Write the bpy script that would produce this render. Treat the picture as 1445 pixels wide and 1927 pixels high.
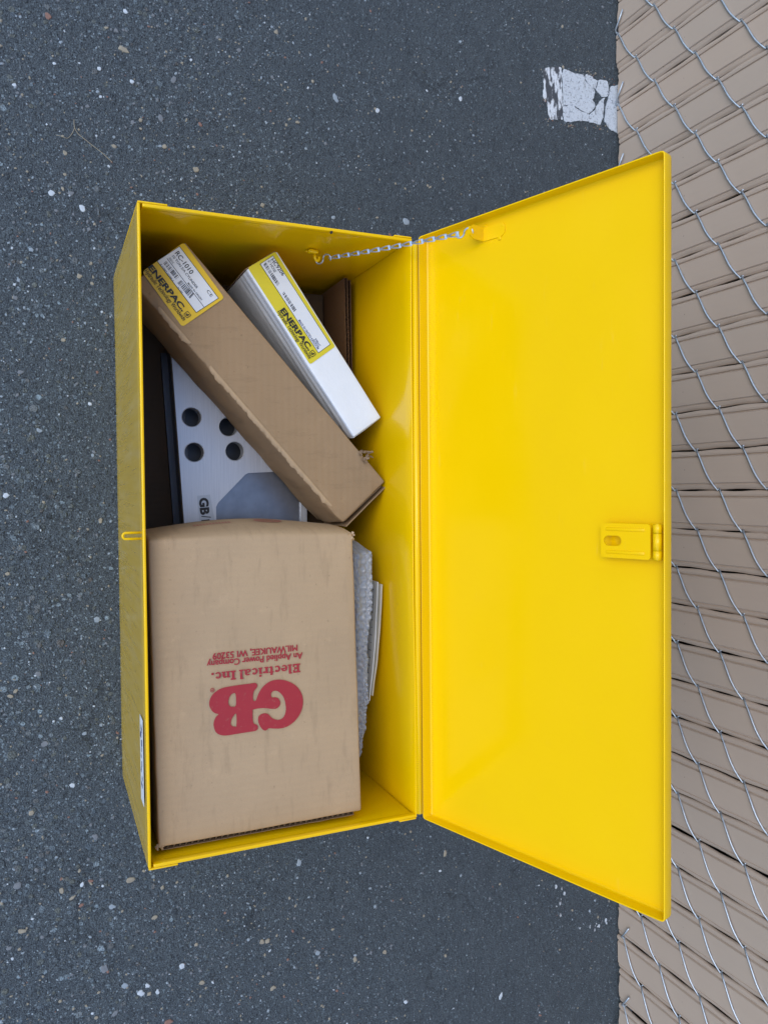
import bpy, bmesh, math, random
import numpy as np
from mathutils import Vector, Matrix, noise
from mathutils.geometry import tessellate_polygon

random.seed(7)
for o in list(bpy.data.objects):
    bpy.data.objects.remove(o)
scene = bpy.context.scene
COL = scene.collection
R = math.radians

# ------------------------------------------------------------------ camera
# World: X runs along the toolbox, Y towards the fence, Z up.  The picture is
# a landscape shot turned a quarter turn, so picture-right is "ahead" (+Y).
F_PX, CX, CY = 1468.3, 722.5, 963.5
TH, RO, YA = 0.4092, -0.0504, -0.0649
CAM = Vector((-0.0464, -0.0909, 1.1341))
_d = Vector((0, math.sin(TH), -math.cos(TH)))
_v = Vector((0, math.cos(TH), math.sin(TH)))
_u = Vector((1, 0, 0))
_rz = Matrix.Rotation(YA, 3, 'Z')
_d, _v, _u = _rz @ _d, _rz @ _v, _rz @ _u
_v, _u = math.cos(RO)*_v + math.sin(RO)*_u, math.cos(RO)*_u - math.sin(RO)*_v
cd = bpy.data.cameras.new('camera')
cam = bpy.data.objects.new('camera', cd); COL.objects.link(cam)
cd.sensor_fit = 'VERTICAL'; cd.sensor_height = 24.0
cd.lens = 24.0*F_PX/1927.0
cd.clip_start = 0.02; cd.clip_end = 500
m = Matrix.Identity(4)
for i in range(3):
    m[i][0] = _v[i]; m[i][1] = -_u[i]; m[i][2] = -_d[i]; m[i][3] = CAM[i]
cam.matrix_world = m
scene.camera = cam
scene.render.resolution_x, scene.render.resolution_y = 767, 1024

# ------------------------------------------------------------------ light
w = bpy.data.worlds.new('World'); scene.world = w; w.use_nodes = True
nt = w.node_tree; nt.nodes.clear()
sky = nt.nodes.new('ShaderNodeTexSky'); sky.sky_type = 'NISHITA'; sky.sun_disc = False
SUN_EL, SUN_AZ = R(54), R(196)
sky.sun_elevation = SUN_EL; sky.sun_rotation = SUN_AZ
sky.air_density = 1.0; sky.dust_density = 0.6; sky.ozone_density = 1.0
bg = nt.nodes.new('ShaderNodeBackground'); bg.inputs['Strength'].default_value = 0.15
wo = nt.nodes.new('ShaderNodeOutputWorld')
nt.links.new(sky.outputs[0], bg.inputs[0]); nt.links.new(bg.outputs[0], wo.inputs[0])
sd = bpy.data.lights.new('sun', 'SUN'); sd.energy = 0.85; sd.angle = R(38); sd.color = (1, .98, .96)
sun = bpy.data.objects.new('sun', sd); COL.objects.link(sun)
sdir = Vector((math.sin(SUN_AZ)*math.cos(SUN_EL), math.cos(SUN_AZ)*math.cos(SUN_EL), math.sin(SUN_EL)))
sun.rotation_euler = sdir.to_track_quat('Z', 'Y').to_euler()
vs = scene.view_settings
vs.view_transform = 'Standard'; vs.look = 'None'; vs.gamma = 1; vs.exposure = 0.97
vs.use_curve_mapping = False

# ------------------------------------------------------------------ measuring helpers
def ray(x, y):
    return _d + _v*((x-CX)/F_PX) + _u*((y-CY)/F_PX)
def atz(x, y, z):
    r = ray(x, y); return CAM + r*((z-CAM.z)/r.z)
def aty(x, y, Y):
    r = ray(x, y); return CAM + r*((Y-CAM.y)/r.y)
def atx(x, y, X):
    r = ray(x, y); return CAM + r*((X-CAM.x)/r.x)

# ------------------------------------------------------------------ materials
class NT:
    def __init__(s, name):
        s.m = bpy.data.materials.new(name); s.m.use_nodes = True
        s.t = s.m.node_tree; s.b = s.t.nodes['Principled BSDF']
        s.co = s.n('ShaderNodeTexCoord').outputs['Object']
    def n(s, typ, **kw):
        o = s.t.nodes.new(typ)
        for k, v in kw.items():
            if k in o.inputs.keys(): s.set(o.inputs[k], v)
            else: setattr(o, k, v)
        return o
    def set(s, sock, v):
        if hasattr(v, 'is_output') or isinstance(v, bpy.types.NodeSocket): s.t.links.new(v, sock)
        else: sock.default_value = v
    def vmap(s, scale=(1, 1, 1), src=None):
        o = s.n('ShaderNodeMapping'); s.t.links.new(src or s.co, o.inputs['Vector']); o.inputs['Scale'].default_value = scale
        return o.outputs[0]
    def noise(s, scale, detail=3, rough=.55, vec=None, dist=0):
        o = s.n('ShaderNodeTexNoise'); s.t.links.new(vec or s.co, o.inputs['Vector'])
        o.inputs['Scale'].default_value = scale; o.inputs['Detail'].default_value = detail
        o.inputs['Roughness'].default_value = rough; o.inputs['Distortion'].default_value = dist
        return o
    def vor(s, scale, vec=None, feature='F1', rnd=1):
        o = s.n('ShaderNodeTexVoronoi'); o.feature = feature
        s.t.links.new(vec or s.co, o.inputs['Vector']); o.inputs['Scale'].default_value = scale
        o.inputs['Randomness'].default_value = rnd
        return o
    def ramp(s, fac, stops):
        o = s.n('ShaderNodeValToRGB'); s.t.links.new(fac, o.inputs[0])
        e = o.color_ramp.elements; C4 = lambda c: (c, c, c, 1) if isinstance(c, (int, float)) else (*c, 1)
        e[0].position = stops[0][0]; e[0].color = C4(stops[0][1])
        e[-1].position = stops[-1][0]; e[-1].color = C4(stops[-1][1])
        for p, c in stops[1:-1]: e.new(p).color = C4(c)
        return o.outputs[0]
    def mix(s, fac, a, b, mode='MIX'):
        o = s.n('ShaderNodeMix'); o.data_type = 'RGBA'; o.blend_type = mode
        s.set(o.inputs[0], fac)
        s.set(o.inputs[6], a if not isinstance(a, tuple) else (*a, 1))
        s.set(o.inputs[7], b if not isinstance(b, tuple) else (*b, 1))
        return o.outputs[2]
    def math(s, op, a, b=0, clamp=False):
        o = s.n('ShaderNodeMath'); o.operation = op; o.use_clamp = clamp
        s.set(o.inputs[0], a); s.set(o.inputs[1], b); return o.outputs[0]
    def bump(s, h, strength=.3, dist=.001, normal=None):
        o = s.n('ShaderNodeBump'); s.set(o.inputs['Height'], h)
        o.inputs['Strength'].default_value = strength; o.inputs['Distance'].default_value = dist
        if normal: s.t.links.new(normal, o.inputs['Normal'])
        s.t.links.new(o.outputs[0], s.b.inputs['Normal']); return o.outputs[0]
    def base(s, v): s.set(s.b.inputs['Base Color'], (*v, 1) if isinstance(v, tuple) else v)
    def rough(s, v): s.set(s.b.inputs['Roughness'], v)
    def p(s, k, v): s.set(s.b.inputs[k], v)

def plain(name, col, rough=.6, metal=0, vary=.12, scale=40):
    M = NT(name)
    n = M.noise(scale, 4)
    a = tuple(max(0, c*(1-vary)) for c in col); b = tuple(min(1, c*(1+vary)) for c in col)
    M.base(M.mix(n.outputs[0], a, b)); M.rough(rough); M.p('Metallic', metal)
    return M.m

def mat_asphalt():
    M = NT('asphalt')
    warp = M.noise(55, 3)
    vadd = M.n('ShaderNodeVectorMath'); vadd.operation = 'MULTIPLY_ADD'
    M.t.links.new(warp.outputs['Color'], vadd.inputs[0]); vadd.inputs[1].default_value = (.006, .006, .006)
    M.t.links.new(M.co, vadd.inputs[2]); wv = vadd.outputs[0]
    # how open the surface is: worn aggregate towards the viewer, sealed by the fence
    sep = M.n('ShaderNodeSeparateXYZ'); M.t.links.new(M.co, sep.inputs[0])
    big = M.noise(3.2, 4, .6)
    t = M.math('MULTIPLY_ADD', sep.outputs[1], -1.25); M.t.nodes[-1].inputs[2].default_value = .62
    t = M.math('ADD', t, M.math('MULTIPLY', M.math('SUBTRACT', big.outputs[0], .5), 1.3))
    worn = M.math('ADD', M.math('MULTIPLY', M.math('MAXIMUM', M.math('MINIMUM', t, 1), 0), .8), .2)
    fine = M.noise(520, 2, .75); mid = M.noise(95, 4, .7)
    base = M.mix(M.ramp(mid.outputs[0], [(.32, 0), (.70, 1)]), (.052, .054, .058), (.092, .094, .097))
    base = M.mix(M.math('MULTIPLY', M.ramp(big.outputs[0], [(.3, 1), (.7, 0)]), .4), base, (.058, .060, .065))
    wamt = M.math('ADD', M.math('MULTIPLY', worn, .62), .32)
    blot = M.noise(26, 4, .6)
    base = M.mix(M.math('MULTIPLY', M.ramp(blot.outputs[0], [(.46, 0), (.62, 1)]), .5), base, (.046, .049, .054))
    def stones(scale, thr, k, cols, prev, amount, usew):
        v = M.vor(scale, wv); c = M.n('ShaderNodeSeparateColor'); M.t.links.new(v.outputs['Color'], c.inputs[0])
        size = M.math('MULTIPLY', M.math('SUBTRACT', c.outputs[0], thr), k)
        if usew: size = M.math('MULTIPLY', size, worn)
        mask = M.math('MULTIPLY', M.math('SUBTRACT', size, v.outputs['Distance']), 9, True)
        return M.mix(M.math('MULTIPLY', mask, amount), prev, M.ramp(c.outputs[1], cols)), mask
    cols = [(0, (.028, .03, .034)), (.2, (.075, .08, .088)), (.4, (.115, .115, .11)), (.55, (.165, .14, .10)), (.68, (.085, .095, .11)), (.82, (.21, .22, .23)), (.92, (.14, .095, .07)), (1, (.40, .43, .45))]
    fcols = [(0, (.012, .013, .016)), (.35, (.03, .032, .037)), (.5, (.10, .105, .11)), (.8, (.15, .155, .16)), (1, (.32, .33, .34))]
    base, m3 = stones(330, .10, .88, fcols, base, wamt, False)
    base, m2 = stones(150, .22, 1.0, cols, base, .72, True)
    base, m1 = stones(70, .56, 1.25, cols, base, .8, True)
    pore = M.ramp(fine.outputs[0], [(.40, 1), (.5, 0)])
    base = M.mix(M.math('MULTIPLY', pore, .75), base, (.016, .018, .022))
    light = M.ramp(fine.outputs[0], [(.56, 0), (.68, 1)])
    base = M.mix(M.math('MULTIPLY', light, M.math('MULTIPLY', worn, .6)), base, (.23, .23, .225))
    # fine cracks
    cwarp = M.n('ShaderNodeVectorMath'); cwarp.operation = 'MULTIPLY_ADD'
    cn = M.noise(14, 5, .6); M.t.links.new(cn.outputs['Color'], cwarp.inputs[0]); cwarp.inputs[1].default_value = (.11, .11, .11)
    M.t.links.new(M.co, cwarp.inputs[2])
    cv = M.vor(5.5, cwarp.outputs[0], 'DISTANCE_TO_EDGE')
    crk = M.math('MULTIPLY', M.math('LESS_THAN', cv.outputs['Distance'], .010), M.ramp(M.noise(6, 3).outputs[0], [(.52, 0), (.6, 1)]))
    base = M.mix(M.math('MULTIPLY', crk, .4), base, (.012, .013, .015))
    base = M.mix(1.0, base, (.87, 1.05, 1.12), 'MULTIPLY')
    M.base(base)
    M.rough(M.math('MULTIPLY_ADD', mid.outputs[0], .3)); M.t.nodes[-1].inputs[2].default_value = .55
    h = M.math('ADD', M.math('MULTIPLY', mid.outputs[0], 1.2), M.math('MULTIPLY', fine.outputs[0], .8))
    h = M.math('ADD', h, M.math('MULTIPLY', m2, .5)); h = M.math('ADD', h, M.math('MULTIPLY', m1, .6)); h = M.math('ADD', h, M.math('MULTIPLY', m3, .3))
    h = M.math('SUBTRACT', h, M.math('MULTIPLY', crk, 2))
    M.bump(h, .95, .0030)
    return M.m

def mat_yellow(streak=False):
    M = NT('yellow_paint' + ('_sheen_streaked' if streak else ''))
    n = M.noise(9, 4); sc = M.noise(60, 5, .7)
    col = M.mix(n.outputs[0], (.77, .466, .0005), (.82, .500, .0006))
    scr = M.noise(1, 4, .6, M.vmap((22, 160, 160)))
    col = M.mix(M.math('MULTIPLY', M.ramp(scr.outputs[0], [(.66, 0), (.78, 1)]), .18), col, (.76, .53, .09))
    M.base(col)
    sm = M.noise(4.5, 5, .65)
    rg_ = M.math('ADD', M.math('MULTIPLY', sc.outputs[0], .10), M.math('MULTIPLY', M.ramp(sm.outputs[0], [(.45, 0), (.7, 1)]), .14))
    M.rough(M.math('ADD', rg_, .08))
    M.p('Specular IOR Level', .5 if streak else .33)
    if streak:  # dull olive and pale streaks paint in the wall's grazing reflections and shade
        s1 = M.noise(1, 4, .6, M.vmap((140, 8, 5)))
        s2 = M.noise(1, 3, .6, M.vmap((60, 8, 9)))
        pale_sheen = M.ramp(s2.outputs[0], [(.45, 0), (.75, 1)])
        c2 = M.mix(M.math('MULTIPLY', s1.outputs[0], .7), (.50, .32, .018), (.40, .28, .045))
        M.base(M.mix(M.math('MULTIPLY', pale_sheen, .3), c2, (.50, .41, .20)))
        M.rough(M.math('MULTIPLY_ADD', s1.outputs[0], .2)); M.t.nodes[-1].inputs[2].default_value = .13
    else:
        op = M.noise(7, 2); op2 = M.noise(260, 2)
        M.bump(M.math('ADD', M.math('MULTIPLY', op.outputs[0], 1.0), M.math('MULTIPLY', op2.outputs[0], .012)), .25, .004)
    return M.m

def mat_card(name, col, dark=.75, axis=(1, 0, 0)):
    M = NT(name)
    fib = M.noise(900, 3, .7); cl = M.noise(14, 5, .6); st = M.noise(5, 3, .5)
    a = tuple(c*.86 for c in col); b = tuple(min(1, c*1.10) for c in col)
    c1 = M.mix(cl.outputs[0], a, b)
    c1 = M.mix(M.math('MULTIPLY', M.ramp(fib.outputs[0], [(.25, 1), (.55, 0)]), .22), c1, tuple(c*.55 for c in col))
    sp = M.noise(190, 2, .5)
    c1 = M.mix(M.math('MULTIPLY', M.ramp(sp.outputs[0], [(.70, 0), (.76, 1)]), .35), c1, tuple(c*.4 for c in col))
    c1 = M.mix(M.math('MULTIPLY', M.ramp(st.outputs[0], [(.48, 0), (.70, 1)]), .35), c1, (col[0]*.70, col[1]*.72, col[2]*.76))
    scuff = M.noise(1, 4, .65, M.vmap((20+90*axis[1], 20+90*axis[0], 20)))
    c1 = M.mix(M.math('MULTIPLY', M.ramp(scuff.outputs[0], [(.54, 0), (.72, 1)]), .38), c1, tuple(c*.60 for c in col))
    rub = M.noise(34, 5, .7)
    c1 = M.mix(M.math('MULTIPLY', M.ramp(rub.outputs[0], [(.60, 0), (.70, 1)]), .25), c1, tuple(min(1, c*1.35) for c in col))
    M.base(c1); M.rough(.78); M.p('Specular IOR Level', .25)
    wv = M.n('ShaderNodeTexWave'); wv.wave_type = 'BANDS'; wv.bands_direction = 'X' if axis[0] else 'Y'
    M.t.links.new(M.co, wv.inputs['Vector']); wv.inputs['Scale'].default_value = 38; wv.inputs['Distortion'].default_value = .6
    h = M.math('ADD', M.math('MULTIPLY', wv.outputs['Fac'], .13), M.math('MULTIPLY', cl.outputs[0], .8))
    h = M.math('ADD', h, M.math('MULTIPLY', fib.outputs[0], .05))
    M.bump(h, .35, .0025)
    return M.m

def mat_paper(name, col, rough=.5, wrinkle=.2):
    M = NT(name)
    n = M.noise(25, 4); k = M.noise(70, 4, .6)
    M.base(M.mix(n.outputs[0], tuple(c*.93 for c in col), tuple(min(1, c*1.05) for c in col)))
    M.rough(rough); M.bump(k.outputs[0], wrinkle, .0012)
    return M.m

def mat_whitebox():
    M = NT('white_card')
    s = M.noise(1, 4, .6, M.vmap((26, 26, 26))); d = M.noise(40, 5, .7)
    c = M.mix(s.outputs[0], (.64, .67, .69), (.74, .765, .785))
    c = M.mix(M.math('MULTIPLY', M.ramp(d.outputs[0], [(.62, 0), (.75, 1)]), .3), c, (.5, .5, .5))
    M.base(c); M.rough(.42)
    M.bump(M.math('ADD', d.outputs[0], s.outputs[0]), .25, .002)
    return M.m

def mat_brushed():
    M = NT('brushed_steel')
    a = M.noise(1, 4, .65, M.vmap((16, 900, 16))); b = M.noise(30, 4)
    c = M.mix(a.outputs[0], (.40, .41, .43), (.72, .73, .75))
    M.base(M.mix(M.math('MULTIPLY', b.outputs[0], .3), c, (.55, .56, .57)))
    M.p('Metallic', .9); M.rough(M.math('MULTIPLY_ADD', a.outputs[0], .25)); M.t.nodes[-1].inputs[2].default_value = .33
    M.bump(a.outputs[0], .25, .0004)
    return M.m

def mat_slat():
    M = NT('slat_vinyl')
    oi = M.n('ShaderNodeObjectInfo')
    n = M.noise(1, 4, .6, M.vmap((30, 30, 2.2))); f = M.noise(420, 3, .6); d = M.noise(9, 4, .6)
    c = M.mix(n.outputs[0], (.385, .297, .230), (.440, .342, .265))
    c = M.mix(M.math('MULTIPLY', oi.outputs['Random'], .4), c, (.36, .30, .245))
    c = M.mix(M.math('MULTIPLY', M.ramp(d.outputs[0], [(.55, 0), (.75, 1)]), .25), c, (.28, .24, .20))
    sp = M.noise(230, 2, .5)
    c = M.mix(M.math('MULTIPLY', M.ramp(sp.outputs[0], [(.76, 0), (.79, 1)]), .7), c, (.06, .055, .05))
    M.base(c); M.rough(.55); M.bump(M.math('ADD', n.outputs[0], M.math('MULTIPLY', f.outputs[0], .1)), .15, .001)
    return M.m

def mat_wire():
    M = NT('galvanised_wire')
    n = M.noise(150, 4); M.base(M.mix(n.outputs[0], (.32, .36, .40), (.54, .58, .62)))
    M.p('Metallic', .75); M.rough(.42); M.bump(n.outputs[0], .3, .0004)
    return M.m

def mat_bubble():
    M = NT('bubble_wrap_film')
    n = M.noise(60, 4)
    M.base(M.mix(n.outputs[0], (.52, .55, .58), (.72, .75, .78)))
    M.rough(.12); M.p('Alpha', .52); M.p('Specular IOR Level', 1.0)
    k = M.noise(90, 3, .6, dist=1.5); M.bump(k.outputs[0], .35, .002)
    return M.m

def mat_paint_white():
    M = NT('road_paint')
    n = M.noise(60, 5, .7); g = M.vor(260); d = M.noise(330, 4, .7)
    c = M.mix(n.outputs[0], (.42, .45, .48), (.58, .62, .65))
    c = M.mix(M.math('MULTIPLY', M.ramp(d.outputs[0], [(.55, 0), (.63, 1)]), .75), c, (.10, .105, .11))
    c = M.mix(M.math('MULTIPLY', M.ramp(n.outputs[0], [(.55, 0), (.70, 1)]), .6), c, (.24, .25, .26))
    M.base(c); M.rough(.8); M.bump(M.math('ADD', d.outputs[0], n.outputs[0]), .6, .002)
    return M.m

def mat_paint_worn():
    M = NT('road_paint_worn')
    n = M.noise(1, 4, .6, M.vmap((28, 95, 60))); d = M.noise(330, 4, .7)
    c = M.mix(M.ramp(n.outputs[0], [(.47, 0), (.53, 1)]), (.055, .06, .068), (.60, .63, .65))
    c = M.mix(M.math('MULTIPLY', M.ramp(d.outputs[0], [(.55, 0), (.68, 1)]), .6), c, (.08, .085, .09))
    M.base(c); M.rough(.8); M.bump(M.math('ADD', d.outputs[0], n.outputs[0]), .6, .002)
    return M.m

MA = mat_asphalt()
MY = mat_yellow(); MYS = mat_yellow(True)
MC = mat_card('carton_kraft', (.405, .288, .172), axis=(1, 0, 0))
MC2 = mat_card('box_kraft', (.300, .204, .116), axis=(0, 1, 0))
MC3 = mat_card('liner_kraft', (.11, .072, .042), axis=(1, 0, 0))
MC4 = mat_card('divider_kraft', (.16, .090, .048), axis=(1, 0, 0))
MCE = mat_card('kraft_edge', (.26, .18, .11))
MSD = plain('dark_steel', (.10, .105, .115), .42, .8); MSR = plain('recess_shade_steel', (.26, .275, .30), .3, .9, .25, 60)
MW = mat_whitebox(); MST = mat_brushed(); MSL = mat_slat(); MWI = mat_wire(); MBW = mat_bubble()
MRP = mat_paint_white(); MRW = mat_paint_worn()
MRED = NT('red_print'); _n = MRED.noise(200, 4, .7); _m = MRED.noise(35, 4, .6)
_c = MRED.mix(_m.outputs[0], (.28, .012, .020), (.33, .018, .027))
MRED.base(MRED.mix(MRED.math('MULTIPLY', MRED.ramp(_n.outputs[0], [(.60, 0), (.72, 1)]), .45), _c, (.30, .13, .09))); MRED.rough(.6)
MRED = MRED.m
MREDF = plain('faded_red_print', (.36, .14, .10), .7, vary=.3, scale=120)
MLY = mat_paper('label_yellow', (.66, .44, .015), .4, .25)
MLY2 = mat_paper('label_yellow_green', (.60, .51, .02), .4, .2)
MLW = mat_paper('label_white', (.63, .66, .69), .4, .2)
MPW = mat_paper('paper_white', (.70, .71, .70), .6, .2)
MPC = mat_paper('paper_cream', (.62, .58, .47), .6, .2)
MK = plain('black_ink', (.012, .012, .013), .5)
MKG = plain('grey_ink', (.05, .05, .055), .6)
MBL = plain('blue_ink', (.05, .07, .16), .6)
MDK = plain('gap_shade_black', (.006, .006, .006), .9)
MZ = plain('zinc_chain', (.46, .51, .58), .3, .75)
MPOST = plain('galvanised_post', (.45, .47, .49), .45, .8)
MS = [plain('stone_white', (.45, .49, .52), .7, vary=.3, scale=180), plain('stone_tan', (.27, .235, .175), .8, vary=.3, scale=150),
      plain('stone_grey', (.15, .16, .17), .8, vary=.3, scale=150), plain('stone_red', (.22, .12, .09), .8, vary=.3, scale=150),
      plain('stone_blue', (.24, .28, .31), .75, vary=.3, scale=150)]
MTW = plain('dry_twig', (.30, .25, .17), .8)

# ------------------------------------------------------------------ mesh helpers
def mesh_obj(name, verts, faces, mat, parent=None, smooth=False, mats=None, fmats=None):
    me = bpy.data.meshes.new(name); me.from_pydata([tuple(v) for v in verts], [], faces)
    for q in (mats or [mat]): me.materials.append(q)
    if fmats: me.polygons.foreach_set('material_index', fmats)
    if smooth: me.polygons.foreach_set('use_smooth', [len(f) <= 4 for f in faces])
    me.update()
    return link(name, me, parent)
def link(name, me, parent=None):
    o = bpy.data.objects.new(name, me); COL.objects.link(o)
    if parent is not None: attach(o, parent)
    return o
WM = {}
def wpos(o):
    return WM.get(o.name, Vector((0, 0, 0)))
def attach(o, parent):
    o.parent = parent
    o.matrix_parent_inverse = Matrix.Translation(-wpos(parent))
def empty(name, loc):
    o = bpy.data.objects.new(name, None); COL.objects.link(o); o.location = loc
    o.empty_display_size = .05
    WM[o.name] = Vector(loc); return o
def tag(o, label=None, cat=None, group=None, kind=None):
    if label: o['label'] = label
    if cat: o['category'] = cat
    if group: o['group'] = group
    if kind: o['kind'] = kind
    return o

def axis_pts(h, r, n):
    inner = list(np.linspace(-h+r, h-r, n+1)) if h > r else [0]
    a = [-h, -h+.12*r, -h+.45*r] + inner + [h-.45*r, h-.12*r, h]
    return a
def rbox(sx, sy, sz, r, nx=1, ny=1, nz=1, fn=None):
    """box with rounded edges, centred; fn displaces the points"""
    h = (sx/2, sy/2, sz/2); r = min(r, *[q*.98 for q in h])
    ax = [axis_pts(h[i], r, (nx, ny, nz)[i]) for i in range(3)]
    vid = {}; V = []; Fc = []
    def vert(i, j, k):
        key = (i, j, k)
        if key in vid: return vid[key]
        q = Vector((ax[0][i], ax[1][j], ax[2][k]))
        c = Vector([max(-h[a]+r, min(h[a]-r, q[a])) for a in range(3)])
        d = q-c
        if d.length > 1e-12: q = c + d.normalized()*r
        vid[key] = len(V); V.append(q); return vid[key]
    N = [len(a) for a in ax]
    for f in range(3):
        a, b = [(1, 2), (2, 0), (0, 1)][f]
        for side in (0, N[f]-1):
            for i in range(N[a]-1):
                for j in range(N[b]-1):
                    idx = []
                    for (di, dj) in ((0, 0), (1, 0), (1, 1), (0, 1)):
                        t = [0, 0, 0]; t[f] = side; t[a] = i+di; t[b] = j+dj; idx.append(vert(*t))
                    if side == 0: idx.reverse()
                    Fc.append(idx)
    if fn: V = [fn(v.copy()) for v in V]
    return V, Fc
def place(V, loc, rot=None):
    M = rot or Matrix.Identity(3)
    return [M @ v + Vector(loc) for v in V]
def slab(name, x0, x1, y0, y1, z0, z1, mat, parent=None, r=.0006, n=(1, 1, 1), fn=None, smooth=True):
    V, Fc = rbox(x1-x0, y1-y0, z1-z0, r, *n, fn)
    return mesh_obj(name, place(V, ((x0+x1)/2, (y0+y1)/2, (z0+z1)/2)), Fc, mat, parent, smooth)
def tube(path, rad, sides=8, cap=True):
    path = [Vector(q) for q in path]; V = []; Fc = []
    n = len(path); prevn = None
    for i, q in enumerate(path):
        t = (path[min(i+1, n-1)] - path[max(i-1, 0)]).normalized()
        if prevn is None:
            a = Vector((0, 0, 1)) if abs(t.z) < .9 else Vector((1, 0, 0)); nn = t.cross(a).normalized()
        else:
            nn = (prevn - t*prevn.dot(t)).normalized()
        prevn = nn; b = t.cross(nn)
        for k in range(sides):
            an = 2*math.pi*k/sides; V.append(q + (nn*math.cos(an) + b*math.sin(an))*rad)
    for i in range(n-1):
        for k in range(sides):
            k2 = (k+1) % sides
            Fc.append((i*sides+k, i*sides+k2, (i+1)*sides+k2, (i+1)*sides+k))
    if cap:
        Fc.append(tuple(range(sides-1, -1, -1))); Fc.append(tuple((n-1)*sides+k for k in range(sides)))
    return V, Fc
def merge(parts):
    V = []; Fc = []
    for v, f in parts:
        o = len(V); V += list(v); Fc += [tuple(i+o for i in q) for q in f]
    return V, Fc
def catmull(pts, n=4, closed=True):
    out = []; L = len(pts)
    for i in range(L if closed else L-1):
        g = lambda k: Vector(pts[k % L]) if closed else Vector(pts[max(0, min(L-1, k))])
        p0, p1, p2, p3 = g(i-1), g(i), g(i+1), g(i+2)
        for k in range(n):
            t = k/n
            out.append(.5*((2*p1) + (p2-p0)*t + (2*p0-5*p1+4*p2-p3)*t*t + (3*p1-p0-3*p2+p3)*t**3))
    if not closed: out.append(Vector(pts[-1]))
    return out
def flat_poly(loops):
    """tessellate outer + holes given as 3D vectors"""
    tri = tessellate_polygon(loops); V = [v for l in loops for v in l]
    return V, [tuple(t) for t in tri]
def prism(loop, dvec):
    """closed solid: polygon loop (3D) swept by dvec"""
    n = len(loop); V = list(loop) + [q+dvec for q in loop]
    tri = tessellate_polygon([loop])
    Fc = [tuple(t) for t in tri] + [tuple(i+n for i in reversed(t)) for t in tri]
    Fc += [(i, (i+1) % n, (i+1) % n+n, i+n) for i in range(n)]
    return V, Fc
def fix_normals(o):
    bm = bmesh.new(); bm.from_mesh(o.data); bmesh.ops.recalc_face_normals(bm, faces=bm.faces); bm.to_mesh(o.data); bm.free()
    return o

# ------------------------------------------------------------------ lettering
_glyph = {}
def text_mesh(s, bold=0.0, res=3):
    key = (s, bold)
    if key in _glyph: return _glyph[key]
    cu = bpy.data.curves.new('txt', 'FONT'); cu.body = s; cu.size = 1; cu.offset = bold; cu.resolution_u = res
    o = bpy.data.objects.new('txt', cu); COL.objects.link(o)
    me = bpy.data.meshes.new_from_object(o.evaluated_get(bpy.context.evaluated_depsgraph_get()))
    V = [v.co.copy() for v in me.vertices]; Fc = [tuple(q.vertices) for q in me.polygons]
    bpy.data.objects.remove(o); bpy.data.curves.remove(cu); bpy.data.meshes.remove(me)
    _glyph[key] = (V, Fc); return V, Fc
def cap_h(bold=0.0):
    V, _ = text_mesh('H', bold); return max(v.y for v in V)
TEXTS = ['H', 'RC-1010', '10 TON S/A CYLINDER', '0201C', 'MADE IN ORIGIN', 'CE', 'ENERPAC.', 'Hydraulic Technology Worldwide']
def text_on(name, s, a, b, cap, Z, mat, parent, bold=0.0, lift=.0004, fat=0.0):
    """s from picture point a to b along its baseline, cap = picture offset of a capital's top; lies on plane z=Z"""
    V, Fc = text_mesh(s, bold)
    x0 = min(v.x for v in V); x1 = max(v.x for v in V); ch = cap_h(bold)
    A = atz(*a, Z+lift); X = atz(*b, Z+lift)-A
    # capital direction: at right angles to the baseline within the sheet, length from cap
    Y = atz(a[0]+cap[0], a[1]+cap[1], Z+lift)-A
    Y = Y - X*(Y.dot(X)/X.length_squared)
    P = [A + X*((v.x-x0)/(x1-x0)) + Y*(v.y/ch) for v in V]
    if fat:
        xn = X.normalized()*Y.length*fat; yn = Y*fat*.7
        P, Fc = merge([([q+a_*xn+b_*yn+Vector((0, 0, .00003*i)) for q in P], Fc) for i, (a_, b_) in enumerate(((-1, -1), (1, -1), (1, 1), (-1, 1)))])
    return fix_up(mesh_obj(name, P, Fc, mat, parent))
def fix_up(o):
    if len(o.data.polygons) and sum(p.normal.z*p.area for p in o.data.polygons) < 0: o.data.flip_normals()
    return o
def quad_on(name, pts, Z, mat, parent, lift=.0002, rnd=0, thick=0):
    L = [atz(*q, Z+lift) for q in pts]
    if rnd:
        out = []
        n = len(L)
        for i in range(n):
            p, a, b = L[i], L[i-1], L[(i+1) % n]
            da, db = (a-p).normalized()*rnd, (b-p).normalized()*rnd
            for t in (0, .25, .5, .75, 1):
                out.append((p+da)*(1-t)**2 + p*2*t*(1-t) + (p+db)*t*t)
        L = out
    V, Fc = flat_poly([L])
    return fix_up(mesh_obj(name, V, Fc, mat, parent))
def bars_on(name, q, n, Z, mat, parent, seed, lift=.0005):
    """bar code: quad q = start-top, end-top, end-bottom, start-bottom"""
    rr = random.Random(seed); P = [atz(*k, Z+lift) for k in q]
    V = []; Fc = []; t = 0
    ws = [rr.choice((1, 1, 2, 3))*(1 if i % 2 == 0 else rr.choice((1, .7, 1.2))) for i in range(n*2-1)]
    tot = sum(ws)
    for i, ww in enumerate(ws):
        if i % 2 == 0:
            a, b = t/tot, (t+ww*.85)/tot
            o = len(V)
            V += [P[0].lerp(P[1], a), P[0].lerp(P[1], b), P[3].lerp(P[2], b), P[3].lerp(P[2], a)]
            Fc.append((o, o+1, o+2, o+3))
        t += ww
    return fix_up(mesh_obj(name, V, Fc, mat, parent))
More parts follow.
